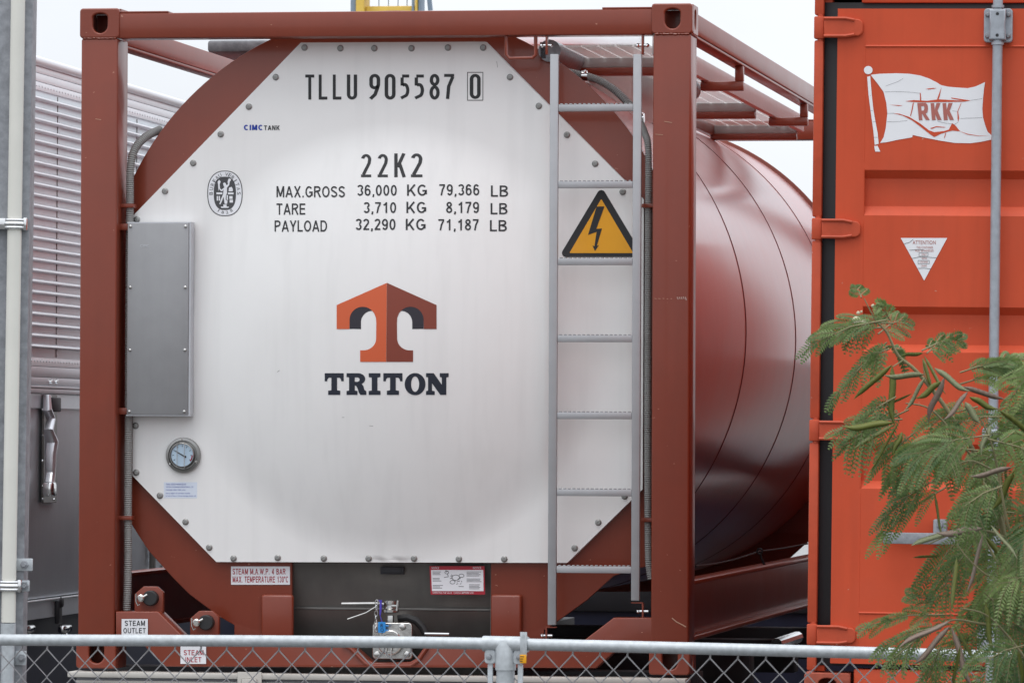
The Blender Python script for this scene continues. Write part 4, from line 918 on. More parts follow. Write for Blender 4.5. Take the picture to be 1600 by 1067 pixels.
# door: flat frame with three horizontal recesses pressed into the skin
def door(xa, xb, mirror=False):
    xi = xa+(OX(1346)-xg) if not mirror else xa+.09; xo = xb-.09 if not mirror else xb-(OX(1346)-xg)
    bm = MB(); dep = .03
    zs = [zd0]
    for (t0, t1, b0, b1) in ((693, 705, 752, 764), (479, 491, 538, 550), (266, 279, 322, 337)):
        zs.append((OZ(b1), OZ(b0), OZ(t1), OZ(t0)))
    yfr = .0
    prof = [(zd0, yfr)]
    for q4 in zs[1:]: prof += [(q4[0], yfr), (q4[1], yfr+dep), (q4[2], yfr+dep), (q4[3], yfr)]
    prof.append((zd1, yfr))
    # skin between xi and xo follows the profile
    vs = []; fs = []
    for z_, y_ in prof: vs += [(xi, y_, z_), (xo, y_, z_)]
    for i in range(len(prof)-1): fs.append((2*i, 2*i+1, 2*i+3, 2*i+2))
    bm.mesh(vs, fs)
    for q4 in zs[1:]:
        for xx in (xi, xo): bm.mesh([(xx, yfr, q4[0]), (xx, yfr+dep, q4[1]), (xx, yfr+dep, q4[2]), (xx, yfr, q4[3])], [(0, 1, 2, 3)])
    bm.mesh([(xa, yfr, zd0), (xi, yfr, zd0), (xi, yfr, zd1), (xa, yfr, zd1)], [(0, 1, 2, 3)]); bm.mesh([(xo, yfr, zd0), (xb, yfr, zd0), (xb, yfr, zd1), (xo, yfr, zd1)], [(0, 1, 2, 3)])
    for xx in (xa, xb): bm.mesh([(xx, yfr, zd0), (xx, yfr+.045, zd0), (xx, yfr+.045, zd1), (xx, yfr, zd1)], [(0, 1, 2, 3)])
    for zz in (zd0, zd1): bm.mesh([(xa, yfr, zz), (xb, yfr, zz), (xb, yfr+.045, zz), (xa, yfr+.045, zz)], [(0, 1, 2, 3)])
    bmesh.ops.remove_doubles(bm.bm, verts=bm.bm.verts, dist=1e-5)
    bmesh.ops.recalc_face_normals(bm.bm, faces=bm.bm.faces)
    es = [e for e in bm.bm.edges if len(e.link_faces) == 2 and e.calc_face_angle(0) > .3 and abs(e.verts[0].co.z-e.verts[1].co.z) < .001 and min(v.co.z for v in e.verts) > zd0+.01 and max(v.co.z for v in e.verts) < zd1-.01]
    return bm.build('door', M['orange'], oc_, smooth=30)
dl = door(xg, xd1); dr = door(xd1+.012, xr-.085, True)
b = MB(); xs_ = OX(1347)
for py in (72.5, 957): b.tube([(xs_, -.0005, OZ(py, 1347)), (xd1-.09, -.0005, OZ(py, 1347))], .0042, 6)
zz = [OZ(v, 1343) for v in (60, 150, 262, 345, 470, 560, 690, 770, 858, 955, 1030)]
for i in range(0, len(zz)-1): b.tube([(xs_, .0012, zz[i]), (xs_, .0012, zz[i+1]+.02)], .0024, 5)
b.build('weld_seam', M['orange'], dl)
for (h0, h1) in hy:
    z1, z0_ = OZ(h0+1, 1310), OZ(h1-1, 1310); hm = (z1-z0_)
    x3 = OX(1343)
    b = MB(); b.box(xl-.001, xp1+.002, -.004, .04, z0_, z1, .005)
    bl = [(xp1+.0025, z0_+.004), (xg+.02, z0_+.002), (x3-.03, z0_+.008)]+arc(x3-.022, z0_+.028, .022, .02, -80, 0, 6)+arc(x3-.022, z1-.030, .022, .02, 0, 80, 6)+[(x3-.03, z1-.010), (xg+.02, z1-.002), (xp1+.0025, z1-.004)]
    fm = curve_mesh('hinge', [bl], -.016, -.0008, .004); b.bm.from_mesh(fm)
    b.tube([(xp1+.003, -.016, z1-.008), (xg+.03, -.018, z1-.008), (x3-.03, -.017, z1-.014)], .006, 6); b.tube([(xp1+.003, -.016, z0_+.009), (xg+.03, -.018, z0_+.009), (x3-.03, -.017, z0_+.014)], .006, 6)
    b.lathe((xp1-.012, .012, (z0_+z1)/2), [(-hm/2-.008, .011), (hm/2+.008, .011)], 'z', 10)
    b.build('hinge', M['orangeworn'], oc_)
# locking rod, guides, handle
xk = OX(1556, 300, -.05)
for xx in (xk, ):
    b = MB(); b.tube([(xx, -.05, OZB+.03), (xx, -.05, OZB+OH-.06)], .0175, 16); rod = b.build('lock_rod', M['lock'], dl)
    for (py0, py1) in ((13, 66), (668, 700), (975, 1022)):
        zc0, zc1 = OZ(py1, 1560, -.05), OZ(py0, 1560, -.05); hw = .05 if py1-py0 > 40 else .04
        b = MB(); fm = curve_mesh('guide', [rrect(xx-hw, zc0, xx+hw, zc1, .012)], -.03, -.001, .003); b.bm.from_mesh(fm)
        fm = curve_mesh('guide', [[(xx-.03, zc0+.006), (xx+.03, zc0+.006), (xx+.026, (zc0+zc1)/2), (xx+.03, zc1-.006), (xx-.03, zc1-.006), (xx-.026, (zc0+zc1)/2)]], -.073, -.0305, .006); b.bm.from_mesh(fm)
        gd = b.build('rod_guide', M['lock'], rod)
        for sx in (-.036, .036):
            for zz in (zc0+.022, zc1-.022) if py1-py0 > 40 else ((zc0+zc1)/2,): b = MB(); b.lathe((xx+sx*hw/.05, -.031, zz), [(0, .0095), (-.008, .0085), (-.012, .005), (-.012, 0)], 'y', 12); b.build('guide_bolt', M['galvdark'], gd)
        b = MB()
        for zz in (zc0+.022, zc1-.022): b.lathe((xx, -.0735, zz), [(0, .0058), (-.0006, .0055), (-.0006, 0)], 'y', 10)
        b.build('guide_hole', M['black'], gd)
        for zz in (zc0-.010, zc1+.001): b = MB(); b.lathe((xx, -.05, zz), [(0, .022), (.009, .022)], 'z', 16); b.build('rod_collar', M['lock'], rod)
c1 = OF.pt(1380, 848, -.05); c2 = OF.pt(1480, 834, -.05)
b = MB(); b.box(c1.x, c2.x+.19, -.066, -.046, c1.z-.002, c2.z+.003, .003); hd = b.build('door_handle', M['galvdark'], dl)
c1 = OF.pt(1458, 846, -.03); c2 = OF.pt(1480, 811, -.03)
b = MB(); b.box(c1.x, c2.x, -.045, -.001, c1.z, c2.z, .006); b.lathe(((c1.x+c2.x)/2, -.0455, c2.z-.02), [(0, .012), (-.01, .01), (-.012, 0)], 'y', 12); b.build('handle_keeper', M['galvdark'], hd)
# flag emblem
od = lambda d: (lambda px, py: OF.pt(px, py, d))
fq = lambda l: [(1330+a/5.93, 80+b/5.93) for a, b in l]
F1 = [(180, 222), (260, 212), (420, 207), (540, 212), (640, 228), (720, 255), (790, 290), (835, 318), (900, 332), (1000, 340), (1080, 345), (1150, 330), (1200, 308), (1240, 288), (1232, 340), (1222, 430), (1215, 540), (1222, 620), (1245, 700), (1265, 750), (1300, 780), (1296, 822), (1200, 842), (1100, 855), (960, 852), (820, 830), (690, 805), (570, 778), (565, 800), (420, 825), (330, 845), (268, 852), (300, 800), (320, 720), (335, 580), (325, 480), (300, 380), (250, 310)]
fg = pxflat('flag_emblem', [fq(F1)], M['flag'], dl, od(-.0012))
pxflat('flag_staff', [fq(qa(158, 178, 40, 38, 0, 360, 24)[:-1]), fq([(148, 240), (176, 232), (190, 400), (205, 540), (222, 640), (245, 760), (255, 860), (218, 870), (205, 740), (180, 560), (160, 400)]), fq([(213, 880), (245, 878), (270, 932), (222, 932)])], M['flag'], fg, od(-.0012))
cr = [[(500, 466), (580, 455), (700, 462), (810, 448), (930, 455), (1040, 462), (930, 440), (925, 432), (1060, 452), (1110, 458), (1040, 470), (930, 472), (800, 474), (640, 476), (560, 472)],
      [(572, 478), (580, 480), (570, 540), (552, 605), (546, 602), (562, 530)], [(636, 385), (644, 392), (650, 460), (638, 462)], [(836, 335), (820, 420), (808, 450), (796, 445), (818, 385)],
      [(380, 577), (450, 582), (540, 612), (640, 672), (720, 735), (770, 752), (860, 742), (905, 728), (935, 668), (965, 690), (1010, 745), (940, 738), (900, 746), (830, 768), (770, 798), (735, 775), (640, 700), (560, 640), (470, 596)],
      [(730, 715), (790, 697), (880, 706), (860, 710), (790, 706), (745, 722)], [(872, 762), (880, 760), (866, 806), (860, 806)], [(1018, 480), (1022, 482), (990, 560), (1000, 620), (990, 660), (985, 622), (984, 560)], [(688, 352), (760, 342), (795, 346), (720, 357)], [(355, 498), (480, 504), (440, 510)], [(1000, 742), (1080, 768), (1180, 785), (1290, 782), (1180, 789), (1075, 774)]]
for l in cr: pxflat('crack', [fq(l)], M['orange'], fg, od(-.0022))
sk = []
for l in ([(310, 380), (400, 376), (520, 380), (640, 392)], [(330, 655), (420, 655), (520, 645)], [(1010, 626), (1100, 622), (1215, 618)], [(335, 578), (400, 577)], [(1110, 457), (1215, 442)], [(935, 555), (985, 560)], [(800, 650), (870, 668), (960, 680), (990, 660)], [(175, 415), (185, 418)], [(180, 555), (200, 552)], [(200, 655), (225, 655)], [(205, 800), (245, 800)], [(320, 325), (430, 285), (480, 255)]):
    link('hairline_crack', stroke_mesh('hairline_crack', [stroke(fq(l), .35)], od(-.0024)), M['darkgrey'], fg, None, None)
RK = [[(612, 482), (690, 480), (708, 500), (712, 540), (705, 570), (690, 580), (728, 640), (692, 640), (660, 585), (655, 585), (660, 640), (628, 642)], [(648, 512), (674, 510), (678, 530), (672, 552), (652, 554)],
      [(735, 484), (768, 482), (774, 545), (790, 482), (828, 482), (800, 555), (838, 640), (800, 640), (778, 585), (782, 640), (748, 642)], [(846, 484), (880, 482), (884, 545), (902, 482), (940, 482), (912, 555), (952, 638), (914, 640), (890, 585), (894, 640), (858, 642)]]
pxflat('flag_lettering', [fq(l) for l in RK], M['flagtext'], fg, od(-.0026))
at_ = pxflat('attention_sticker', [[(1407.5, 372), (1480, 372), (1444, 438.5)]], M['flag'], dl, od(-.0012))
pxtext(OF, [('ATTENTION', (1426, 376, 1462, 382)), ('THIS CONTAINER', (1432, 385, 1458, 388.6)), ('MUST BE HANDLED', (1430, 390, 1459, 393.6)), ('ONLY', (1440, 396, 1448, 399.4)), ('WITH', (1440, 402.5, 1448, 405.6)), ('CONTAINER', (1437, 408, 1450, 411)), ('CRANE', (1439, 414, 1448, 417))], -.0022, 'sticker_lettering', M['flagtext'], at_)
sk = []
for l, cl in (([(1436, 395), (1450, 395), (1450, 400.3), (1436, 400.3)], True), ([(1434.5, 407), (1452, 407), (1452, 412.3), (1434.5, 412.3)], True)): sk.append(stroke(l, .5, cl))
for l in ([(1413, 381), (1421, 379), (1427, 374)], [(1421, 391), (1436, 390), (1444, 391)], [(1425, 404), (1437, 401.5), (1450, 402), (1463, 403)], [(1434, 419.5), (1444, 419), (1455, 420.5)]): sk.append(stroke(l, .7))
link('sticker_crack', stroke_mesh('sticker_crack', sk, od(-.0024)), M['darkgrey'], at_, None, None)
# chassis carrying it
oz = OF.M.translation.z+OZB
OCF = Frame((oo.x, oo.y, 0), AO)
och = thing('container_chassis', 'black skeletal road chassis under the orange container', 'trailer', OCF, 'container chassis')
b = MB(); b.box(xl+.05, xr-.05, .0, .15, oz-.2, oz-.04, .004)
for xx in (xl+.75, xr-.9): b.box(xx, xx+.14, .151, OL-.1, oz-.36, oz-.06, .004)
b.build('main_frame', M['dark'], och)
for yy in (1.6, 2.95):
    for xx in (xl+.1, xr-.45):
        bb = MB(); bb.lathe((xx, yy, .5), [(0, .28), (.0, .46), (.03, .5), (.27, .5), (.3, .46), (.3, .28)], 'x', 28); bb.build('wheel', M['blackrub'], och)

# ================================================================== chain link fence
D_F = FPX/595; AF = -R_(20.0)+YAW
fo = CAM + (CROT @ Vector(((790-800)/FPX, -(1005-533.5)/FPX, -1)))*D_F
slope = .0
FF = Frame((fo.x, fo.y, 0), AF)
fence = thing('chain_link_fence', 'galvanised chain link fence with a pipe top rail in front of the containers', 'fence', FF)
RR = .0155
def FP(px, py, d=0): return FF.pt(px, py, d)
rz = FP(790, 1005).z
RP = [FP(px_, py_) for px_, py_ in ((-400, 998.5), (0, 999.3), (390, 1000.8), (640, 1003), (790, 1005.6), (968, 1009.5), (1200, 1015.3), (1450, 1022), (1900, 1035))]
def railz(x):
    for a_, c_ in zip(RP, RP[1:]):
        if x <= c_.x or c_ is RP[-1]: return a_.z+(c_.z-a_.z)*(x-a_.x)/(c_.x-a_.x)
b = MB(); b.tube([(-2.2, 0, railz(-2.2))]+[(p_.x, 0, p_.z) for p_ in RP if -2.1 < p_.x < 2.3]+[(2.4, 0, railz(2.4))], RR, 20); b.build('top_rail', M['galv'], fence)
def fpost(x_, name='post'):
    b = MB(); b.tube([(x_, 0, 0), (x_, 0, railz(x_)-.058)], .0242, 20); b.build(name, M['galv'], fence)
    b = MB(); zz = railz(x_); b.tube([(x_-.062, 0, railz(x_-.062)), (x_+.062, 0, railz(x_+.062))], .0205, 20); b.tube([(x_, 0, zz-.068), (x_, 0, zz-.01), (x_, 0, zz+.010)], [.0275, .0275, .02], 20)
    for s in (-1, 1):
        fm = curve_mesh('lug', [rrect(x_+s*.04-.015, zz-.052, x_+s*.04+.015, zz-.016, .008)], -.012, -.004, .002); b.bm.from_mesh(fm)
    tee = b.build('tee_fitting', M['galv'], fence)
    for s in (-1, 1): b = MB(); b.lathe((x_+s*.042, -.0125, zz-.034), [(0, .008), (-.006, .007), (-.008, 0)], 'y', 12); b.build('fitting_bolt', M['galvdark'], tee)
    for s in (-1, 1): b = MB(); b.box(x_+s*.042-.007, x_+s*.042+.007, -.005, .002, .05, zz-.0525, .002); b.build('tension_bar', M['galv'], fence)
xpost = FP(790, 1040).x; fpost(xpost); fpost(xpost+2.0); fpost(xpost-2.0)
pitch = FP(800+42.3, 1040).x-FP(800, 1040).x; hp = pitch/2; wz = .0021
b = MB(); x_ = -2.2+((FP(153, 1014).x+2.2) % pitch); 
def zig(x_, sgn):
    zt_ = railz(x_)-.023; pts = [(x_+.002, -.001, zt_+.012), (x_, -.003, zt_)]; k = 0; zz = zt_
    while zz > .06:
        zz -= hp*1.02; k += 1; pts.append((x_+(hp*.97 if k % 2 else 0)*sgn, (.0022 if k % 2 else -.0022)*1, zz))
    return pts
while x_ < 2.4:
    if abs(x_-xpost) > .045 and abs(x_-xpost-2) > .045: b.tube(zig(x_, 1), wz, 4); 
    b.tube([(p[0], -p[1], p[2]) for p in zig(x_, -1)], wz, 4)
    x_ += pitch
b.build('wire_mesh', M['wire'], fence, smooth=80)
sx_ = FP(822, 992).x; zz = railz(sx_)
b = MB(); b.box(sx_-.0095, sx_+.0095, -.0205, -.0185, zz-.03, zz+.033, .0006); b.lathe((sx_, -.0206, zz+.022), [(0, .004), (-.0006, .004)], 'y', 10); st = b.build('hanger_strap', M['galv'], fence)
b = MB(); b.box(sx_-.009, sx_+.009, -.0235, -.0212, zz-.048, zz-.026, .0006); yt = b.build('yellow_tag', M['yellow'], st)
b = MB()
for i in range(3): b.box(sx_-.008, sx_+.003-i*.002, -.0243, -.0237, zz-.032-i*.006, zz-.030-i*.006)
b.build('tag_mark', M['black'], yt)

# ================================================================== post with white pipe on the left
D_P = FPX/530
po = CAM + (CROT @ Vector(((20-800)/FPX, -(530-533.5)/FPX, -1)))*D_P
PF = Frame((po.x, po.y, 0), R_(8), .0095)
pole = thing('utility_post', 'galvanised steel post with a strapped white pipe at the fence end', 'post', PF)
PXx = lambda px, d=0: PF.pt(px, 530, d).x
PZ = lambda py, d=0: PF.pt(20, py, d).z
b = MB(); b.box(PXx(-45), PXx(41.5), .03, .045, 0, 4.6, .003); b.box(PXx(-45), PXx(-38), .0455, .14, 0, 4.6, .003); b.box(PXx(34), PXx(41.5), .0455, .14, 0, 4.6, .003); b.build('steel_column', M['galvdark'], pole)
xc = PXx(20); 
b = MB(); b.tube([(xc, 0, PZ(972)), (xc, 0, 4.6)], .0212, 24); b.build('white_pipe', M['pvc'], pole)
b = MB(); b.tube([(xc, 0, PZ(996)), (xc, 0, PZ(973)-.0005)], .0225, 24); b.tube([(xc, 0, .05), (xc, 0, PZ(996)-.0005)], .0195, 20); b.build('steel_sleeve', M['galv'], pole)
for py in (350, 915):
    zz = PZ(py); b = MB()
    for k in (-1, 1): b.tube([(xc+.0245*math.cos(a), .0245*math.sin(a), zz+k*.011) for a in [math.pi*(1+i/14) for i in range(15)]], .006, 8)
    b.tube([(xc+.0235*math.cos(a), .0235*math.sin(a), zz) for a in [math.pi*(1+i/14) for i in range(15)]], .009, 8)
    b.box(PXx(-30), xc-.0242, -.012, .029, zz-.017, zz+.017, .004); b.box(xc+.0242, PXx(40), -.012, .029, zz-.02, zz+.02, .006); b.build('band_clamp', M['chrome'], pole)
for px0, px1, py0, py1 in ((20, 53, 872, 891), (28, 48, 906, 923), (25, 43, 1016, 1038)):
    c1 = PF.pt(px0, py1, .05); c2 = PF.pt(px1, py0, .05)
    b = MB(); b.box(c1.x, c2.x, .02, .029, c1.z, c2.z, .002); br = b.build('bracket', M['galv'], pole); b = MB(); b.lathe((c1.x+(c2.x-c1.x)*.6, .0195, (c1.z+c2.z)/2), [(0, .013), (-.009, .012), (-.009, .007), (-.02, .006), (-.02, 0)], 'y', 6); b.build('bracket_bolt', M['galvdark'], br)

# ================================================================== far crane
yc = 110
CR = Frame((K.pt(610, 0, yc).x, yc, 0)); crane = thing('gantry_crane', 'far yellow and grey gantry crane rising above the tank frame', 'crane', CR)
cx = lambda px: CR.pt(px, 5, 0).x
cz = CR.pt(610, 11, 0).z; cz2 = CR.pt(610, 19, 0).z
b = MB(); b.box(cx(560.5), cx(573.5), -.4, .4, 0, 17, .03); b.box(cx(652.5), cx(656), -.4, .4, 0, 17, .03); b.box(cx(574), cx(652), -.2, .2, cz2-.3, cz, .02); b.box(cx(540), cx(680), -.3, .3, 15, 16, .03); b.build('yellow_frame', M['crane_y'], crane)
b = MB(); b.box(cx(551), cx(560), -.3, .5, 0, 17, .03); b.box(cx(647), cx(651), -.35, -.25, 0, 17, .02); b.box(cx(656.5), cx(660.5), -.3, .3, 0, 17, .02)
b.tube([(cx(574), -.3, cz+1.2), (cx(581), -.3, cz+.2)], .06, 6); b.tube([(cx(661), -.3, cz+2.0), (cx(676), -.3, cz2)], .06, 6); b.build('grey_leg', M['crane_g'], crane)
b = MB()
for px in (592, 607, 622, 636): b.tube([(cx(px), 0, cz), (cx(px), 0, 15)], .012, 4)
b.build('hoist_rope', M['crane_g'], crane)

# ================================================================== leucaena shrub on the right
D_L = FPX/640
lo = CAM + (CROT @ Vector(((1560-800)/FPX, -(800-533.5)/FPX, -1)))*D_L
LF_ = Frame((lo.x, lo.y, 0), YAW)
shrub = thing('shrub', 'feathery green shrub with hanging seed pods in front of the orange container', 'shrub', LF_)
rnd = random.Random(11)
def LP(px, py, d=0): return LF_.pt(px, py, d)
def bez(a, b_, c_, t): return a*(1-t)**2+b_*2*t*(1-t)+c_*t*t
LV, LFc, SV = [], [], MB(); young = []; cur = [0]
def leaflet(p, d, up, ln, wd):
    s = d.cross(up)
    if s.length < 1e-6: return
    s = s.normalized()*wd/2; i = len(LV)
    LV.extend([p, p+d*ln*.45+s, p+d*ln, p+d*ln*.45-s]); LFc.append((i, i+1, i+2, i+3)); young.append(cur[0])
def pinna(base, d, ln, droop, fold):
    mid = base+d*ln*.55; end = base+d*ln*.95+Vector((0, 0, -droop*ln))
    nrm = Vector((rnd.uniform(-.4, .4), -1, rnd.uniform(-.2, .7))).normalized(); n_ = max(7, int(ln/.0060)); prev = None
    for k in range(1, n_+1):
        t = k/n_; p = bez(base, mid, end, t); tg = (bez(base, mid, end, min(1, t+.03))-bez(base, mid, end, max(0, t-.03))).normalized()
        s = tg.cross(nrm).normalized(); ll = .0150*(math.sin(math.pi*min(1, .18+t*.8))**.5)
        for sg in (-1, 1):
            dd = (tg*fold+s*sg).normalized(); dd.z -= .12; dd.normalize(); leaflet(p, dd, nrm+Vector((rnd.uniform(-.25, .25), 0, rnd.uniform(-.25, .25))), ll, .0054)
    SV.tube([base, mid*.5+bez(base, mid, end, .5)*.5, end], [.0011, .0009, .0006], 3, caps=False)
def leaf(bp, tp, npair=6, plen=None, droop=.35, fold=.7, spread=50):
    cur[0] = rnd.random() < .22
    rl_ = (tp-bp).length; mid = (bp+tp)/2+Vector((0, 0, rl_*.12)); plen = plen or rl_*.55
    SV.tube([bp, bez(bp, mid, tp, .5), tp], [.0022, .0017, .0011], 4, caps=False)
    for k in range(npair):
        t = .22+.78*k/max(1, npair-1); p = bez(bp, mid, tp, t); tg = (bez(bp, mid, tp, min(1, t+.05))-bez(bp, mid, tp, max(0, t-.05))).normalized()
        nrm = Vector((0, -1, .35)).normalized(); s = tg.cross(nrm).normalized()
        for sg in (-1, 1):
            a = R_(spread*(1-.45*t)+rnd.uniform(-8, 8)); d = (tg*math.cos(a)+s*sg*math.sin(a)+Vector((0, rnd.uniform(-.35, .35), 0))).normalized()
            pinna(p, d, plen*rnd.uniform(.85, 1.1)*(.75+.3*math.sin(math.pi*t)), droop, fold)
# hand-placed sprays along the outline: base px -> tip px
sprays = [(1395, 505, 1300, 515, 5, .55, .25, 30), (1385, 500, 1278, 533, 4, .45, .3, 22), (1378, 512, 1330, 520, 5, .6, .6, 45), (1390, 500, 1376, 478, 4, .8, .5, 45), (1372, 522, 1406, 500, 4, .8, .3, 50), (1346, 465, 1340, 452, 2, .9, .0, 60),
          (1386, 535, 1330, 590, 4, .5, .4, 25), (1388, 540, 1312, 610, 3, .4, .35, 16), (1390, 545, 1370, 555, 5, 1.4, .9, 60), (1395, 545, 1405, 548, 4, 1.2, .6, 60),
          (1440, 548, 1492, 530, 5, .5, .3, 40), (1448, 552, 1475, 535, 4, .7, .6, 50), (1500, 582, 1560, 570, 6, .7, .2, 22), (1500, 600, 1590, 585, 6, .55, .3, 25), (1540, 580, 1600, 560, 6, .6, .3, 40), (1575, 590, 1580, 570, 4, 1.2, .3, 50),
          (1400, 620, 1350, 655, 6, .6, .6, 45), (1395, 640, 1330, 690, 6, .6, .6, 40), (1420, 640, 1355, 680, 6, .6, .7, 42), (1410, 655, 1320, 672, 4, .5, .3, 25),
          (1430, 675, 1385, 720, 6, .7, .5, 40), (1440, 690, 1400, 745, 6, .65, .5, 40), (1460, 700, 1410, 760, 6, .6, .6, 42), (1470, 745, 1390, 800, 5, .55, .3, 25), (1480, 760, 1385, 830, 4, .45, .35, 18),
          (1510, 830, 1455, 900, 6, .7, .6, 40), (1520, 850, 1470, 925, 6, .65, .6, 38), (1465, 945, 1432, 930, 3, .9, .2, 35), (1475, 960, 1365, 975, 4, .4, .2, 16), (1480, 975, 1390, 1008, 5, .5, .4, 30), (1450, 990, 1400, 1025, 5, .6, .6, 40), (1470, 1010, 1450, 1060, 5, .7, .6, 40)]
for (x0, y0, x1, y1, n_, pl_, dr, sp) in sprays:
    d0 = rnd.uniform(-.12, .15); bp, tp = LP(x0, y0, d0), LP(x1, y1, d0+rnd.uniform(-.05, .05)); leaf(bp, tp, n_, (tp-bp).length*pl_ if pl_ < .99 else (tp-bp).length*pl_, dr, rnd.uniform(.5, .9), sp)
# denser mass to the right
def inside(px, py):
    if px > 1690 or py > 1180: return False
    edge = [(560, 1600), (600, 1545), (640, 1490), (700, 1465), (760, 1490), (800, 1520), (890, 1520), (940, 1510), (1000, 1480), (1180, 1470)]
    for (ya, xa_), (yb, xb_) in zip(edge, edge[1:]):
        if ya <= py <= yb: return px > xa_+(xb_-xa_)*(py-ya)/(yb-ya)
    return False
cnt = 0
while cnt < 84:
    px, py = (rnd.uniform(1430, 1690), rnd.uniform(570, 1180)) if cnt < 62 else (rnd.uniform(1500, 1680), rnd.uniform(720, 1150))
    if not inside(px, py): continue
    if rnd.random() < .25 and py < 650: continue
    a = rnd.gauss(math.pi*.86 if px < 1560 else math.pi*.6, .7); ln = rnd.uniform(65, 120); d0 = rnd.uniform(-.25, .3)
    bp = LP(px-.4*ln*math.cos(a), py-.2*ln*math.sin(a), d0); tp = LP(px+.6*ln*math.cos(a), py+.5*ln*abs(math.sin(a)), d0+rnd.uniform(-.12, .12))
    leaf(bp, tp, rnd.choice((5, 6, 7)), (tp-bp).length*rnd.uniform(.5, .75), rnd.uniform(.25, .7), rnd.uniform(.3, .8), rnd.uniform(35, 55)); cnt += 1
M['youngleaf'] = leafmat('young_leaflet_green', (.11, .19, .045), (.25, .32, .10), .4)
for nm, flag, mk in (('foliage', False, 'leaf'), ('young_foliage', True, 'youngleaf')):
    V_, F_ = [], []
    for f, y_ in zip(LFc, young):
        if bool(y_) == flag: n0 = len(V_); V_ += [tuple(LV[i]) for i in f]; F_.append((n0, n0+1, n0+2, n0+3))
    me = bpy.data.meshes.new(nm); me.from_pydata(V_, [], F_); link(nm, me, M[mk], shrub, None, None)
# branches
def limb(pts, r0, r1):
    P = [LP(a, c, d) for a, c, d in pts]; n_ = len(P); out = []
    for i in range(n_-1):
        p0, p1, p2, p3 = P[max(0, i-1)], P[i], P[i+1], P[min(n_-1, i+2)]
        for k in range(5): t = k/5; out.append(.5*((2*p1)+(p2-p0)*t+(2*p0-5*p1+4*p2-p3)*t*t+(3*p1-p0-3*p2+p3)*t**3))
    out.append(P[-1]); SV.tube(out, [r0+(r1-r0)*i/(len(out)-1) for i in range(len(out))], 7)
SVt = SV
limb([(1640, 1100, .05), (1605, 980, .02), (1570, 840, 0), (1540, 740, 0), (1480, 640, 0), (1432, 580, 0), (1404, 556, 0), (1386, 520, 0), (1368, 500, 0), (1350, 466, 0)], .009, .0012)
limb([(1540, 740, 0), (1500, 690, -.03), (1455, 640, -.05), (1415, 630, -.05)], .004, .0015); limb([(1570, 840, 0), (1562, 720, .05), (1585, 640, .05), (1590, 580, .05)], .005, .0015)
limb([(1570, 840, 0), (1545, 830, -.05), (1500, 830, -.05), (1450, 850, -.05)], .004, .0015); limb([(1605, 980, 0), (1540, 975, -.05), (1490, 968, -.05), (1455, 985, -.05)], .004, .0015); limb([(1600, 960, 0), (1570, 900, -.1), (1540, 845, -.1), (1530, 830, -.1)], .004, .002)
limb([(1600, 900, -.1), (1575, 820, -.15), (1560, 740, -.16), (1548, 690, -.18), (1530, 650, -.2)], .0042, .0016); limb([(1640, 1080, -.1), (1580, 1000, -.16), (1540, 960, -.2), (1500, 950, -.2)], .004, .0016); limb([(1590, 900, -.12), (1555, 905, -.18), (1520, 880, -.2), (1495, 850, -.2)], .0034, .0014); limb([(1560, 740, -.16), (1520, 720, -.2), (1490, 728, -.2)], .0026, .0012)
limb([(1462, 615, 0), (1446, 590, -.02), (1442, 560, -.02)], .002, .0015); limb([(1412, 562, 0), (1395, 573, -.02)], .002, .0015)
SV.build('branches', M['stem'], shrub, smooth=60)
b = MB(); tb = LP(1640, 1100, .05); b.tube([(tb.x+.25, .2, 0), (tb.x+.18, .15, .6), (tb.x+.06, .08, 1.0), tb, LP(1620, 1040, .04)], [.035, .028, .02, .012, .009], 12); b.build('trunk', M['stem'], shrub)
# seed pods
def podmesh(ln, bend):
    bm = bmesh.new(); n_ = 16; L = []
    for k in range(n_+1):
        t = k/n_; wv = .0084*min(1, (t*4.5)**.8+.08, ((1-t)*4+.01)**.85); x_ = bend*ln*(t*t+.15*math.sin(5*t)); zz = -ln*t
        tg = Vector((2*bend*t, 0, -1)).normalized(); s = Vector((-tg.z, 0, tg.x)); c0 = Vector((x_, 0, zz))
        bulge = .0016 if k % 2 and 1 < k < n_-1 else .0006
        L.append([bm.verts.new(c0+s*wv), bm.verts.new(c0+Vector((0, -bulge, 0))), bm.verts.new(c0-s*wv), bm.verts.new(c0+Vector((0, bulge, 0)))])
    for A, B in zip(L, L[1:]):
        for k in range(4): bm.faces.new((A[k], A[(k+1) % 4], B[(k+1) % 4], B[k]))
    bmesh.ops.recalc_face_normals(bm, faces=bm.faces)
    m_ = bpy.data.meshes.new('seed_pod'); bm.to_mesh(m_); bm.free()
    for f in m_.polygons: f.use_smooth = True
    return m_
pods = []
for mk in ('pod', 'podbrown', 'podpale'):
    for bend in (.10, .34, -.28):
        m_ = podmesh(.155, bend); m_.materials.append(M[mk]); pods.append(m_)
def pod(px, py, ex_, ey_, kind, d0=0):
    """hangs from (px,py) towards (ex_,ey_)"""
    A, B = LP(px, py, d0), LP(ex_, ey_, d0); v = B-A
    m_ = pods[kind*3+rnd.randrange(3)]; o = bpy.data.objects.new('seed_pod', m_); COL.objects.link(o); o.parent = shrub; o.location = A
    o.rotation_mode = 'QUATERNION'; o.rotation_quaternion = Vector((0, 0, -1)).rotation_difference(v.normalized()) @ Euler((rnd.uniform(-.2, .2), 0, rnd.uniform(-1.2, 1.2))).to_quaternion(); s = v.length/.155*rnd.uniform(1.1, 1.4); o.scale = (rnd.uniform(.8, 1.1), 1, s)
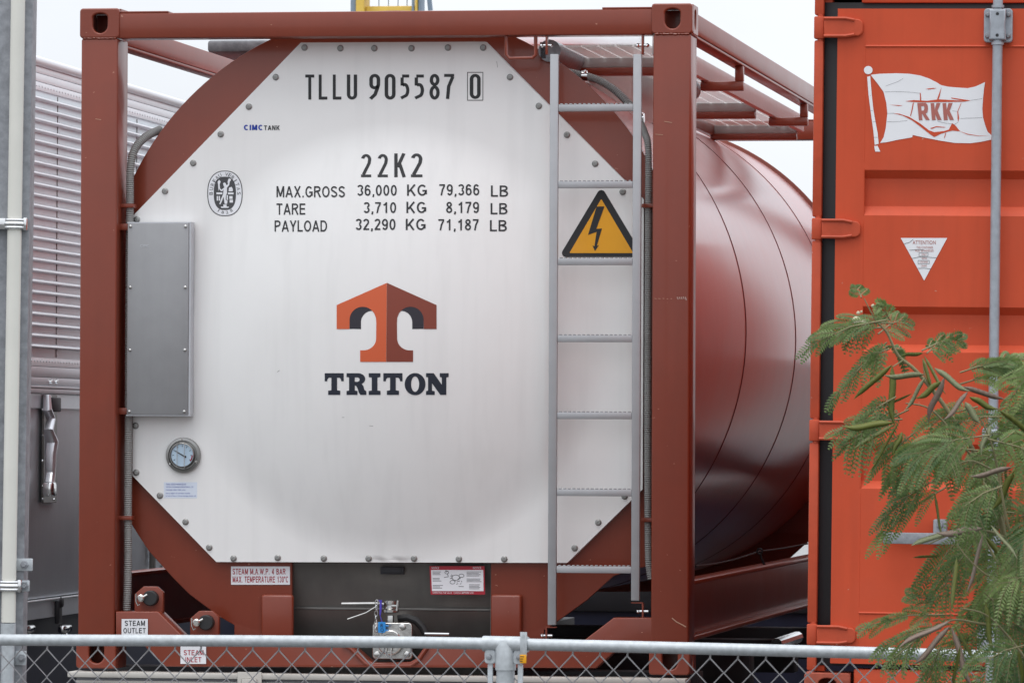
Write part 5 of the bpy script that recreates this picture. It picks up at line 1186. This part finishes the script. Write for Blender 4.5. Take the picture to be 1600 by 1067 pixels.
hang = [(1394, 570, 1340, 605, 0), (1394, 572, 1372, 640, 0), (1442, 552, 1420, 545, 0), (1444, 556, 1474, 598, 0), (1442, 560, 1452, 600, 0), (1444, 585, 1405, 602, 2), (1445, 590, 1426, 637, 2), (1476, 590, 1438, 632, 1), (1470, 596, 1452, 628, 0), (1460, 575, 1496, 618, 2), (1504, 604, 1556, 625, 1), (1512, 612, 1495, 650, 1), (1515, 620, 1535, 650, 0), (1508, 628, 1522, 660, 2), (1425, 615, 1372, 632, 0),
        (1395, 660, 1338, 682, 0), (1397, 663, 1340, 692, 0), (1405, 658, 1368, 730, 0), (1410, 675, 1385, 690, 0), (1548, 665, 1522, 690, 2), (1580, 685, 1593, 716, 0), (1535, 825, 1488, 850, 1), (1485, 830, 1434, 848, 2), (1536, 835, 1523, 905, 1), (1540, 838, 1566, 895, 0), (1548, 820, 1590, 848, 2), (1580, 730, 1540, 755, 1), (1585, 735, 1578, 782, 0), (1580, 880, 1600, 920, 0), (1560, 890, 1566, 935, 0),
        (1484, 970, 1418, 985, 1), (1484, 978, 1450, 1030, 1), (1487, 980, 1494, 1055, 1), (1480, 985, 1468, 1040, 0), (1490, 975, 1530, 1030, 0), (1500, 1010, 1490, 1067, 0), (1518, 1012, 1530, 1072, 0), (1470, 868, 1436, 866, 0), (1495, 870, 1488, 935, 0), (1505, 850, 1508, 910, 0), (1590, 800, 1582, 850, 0), (1560, 640, 1600, 690, 0), (1470, 640, 1500, 668, 0), (1460, 770, 1470, 825, 0), (1540, 940, 1530, 1000, 0), (1575, 960, 1580, 1030, 0), (1555, 1000, 1548, 1060, 0), (1590, 1000, 1600, 1065, 0)]
for i, h in enumerate(hang):
    if i < 32 or i % 3: pod(*h, d0=rnd.uniform(-.30, -.05))
def flower(px, py, r): MB().ball(LP(px, py, -.03), r, 3).build('flower_head', M['flower'], shrub)
flower(1338, 501, .0105); fl2 = flower(1349, 505, .008); flower(1341, 489, .0045); flower(1364, 478, .0045); flower(1346, 487, .003)
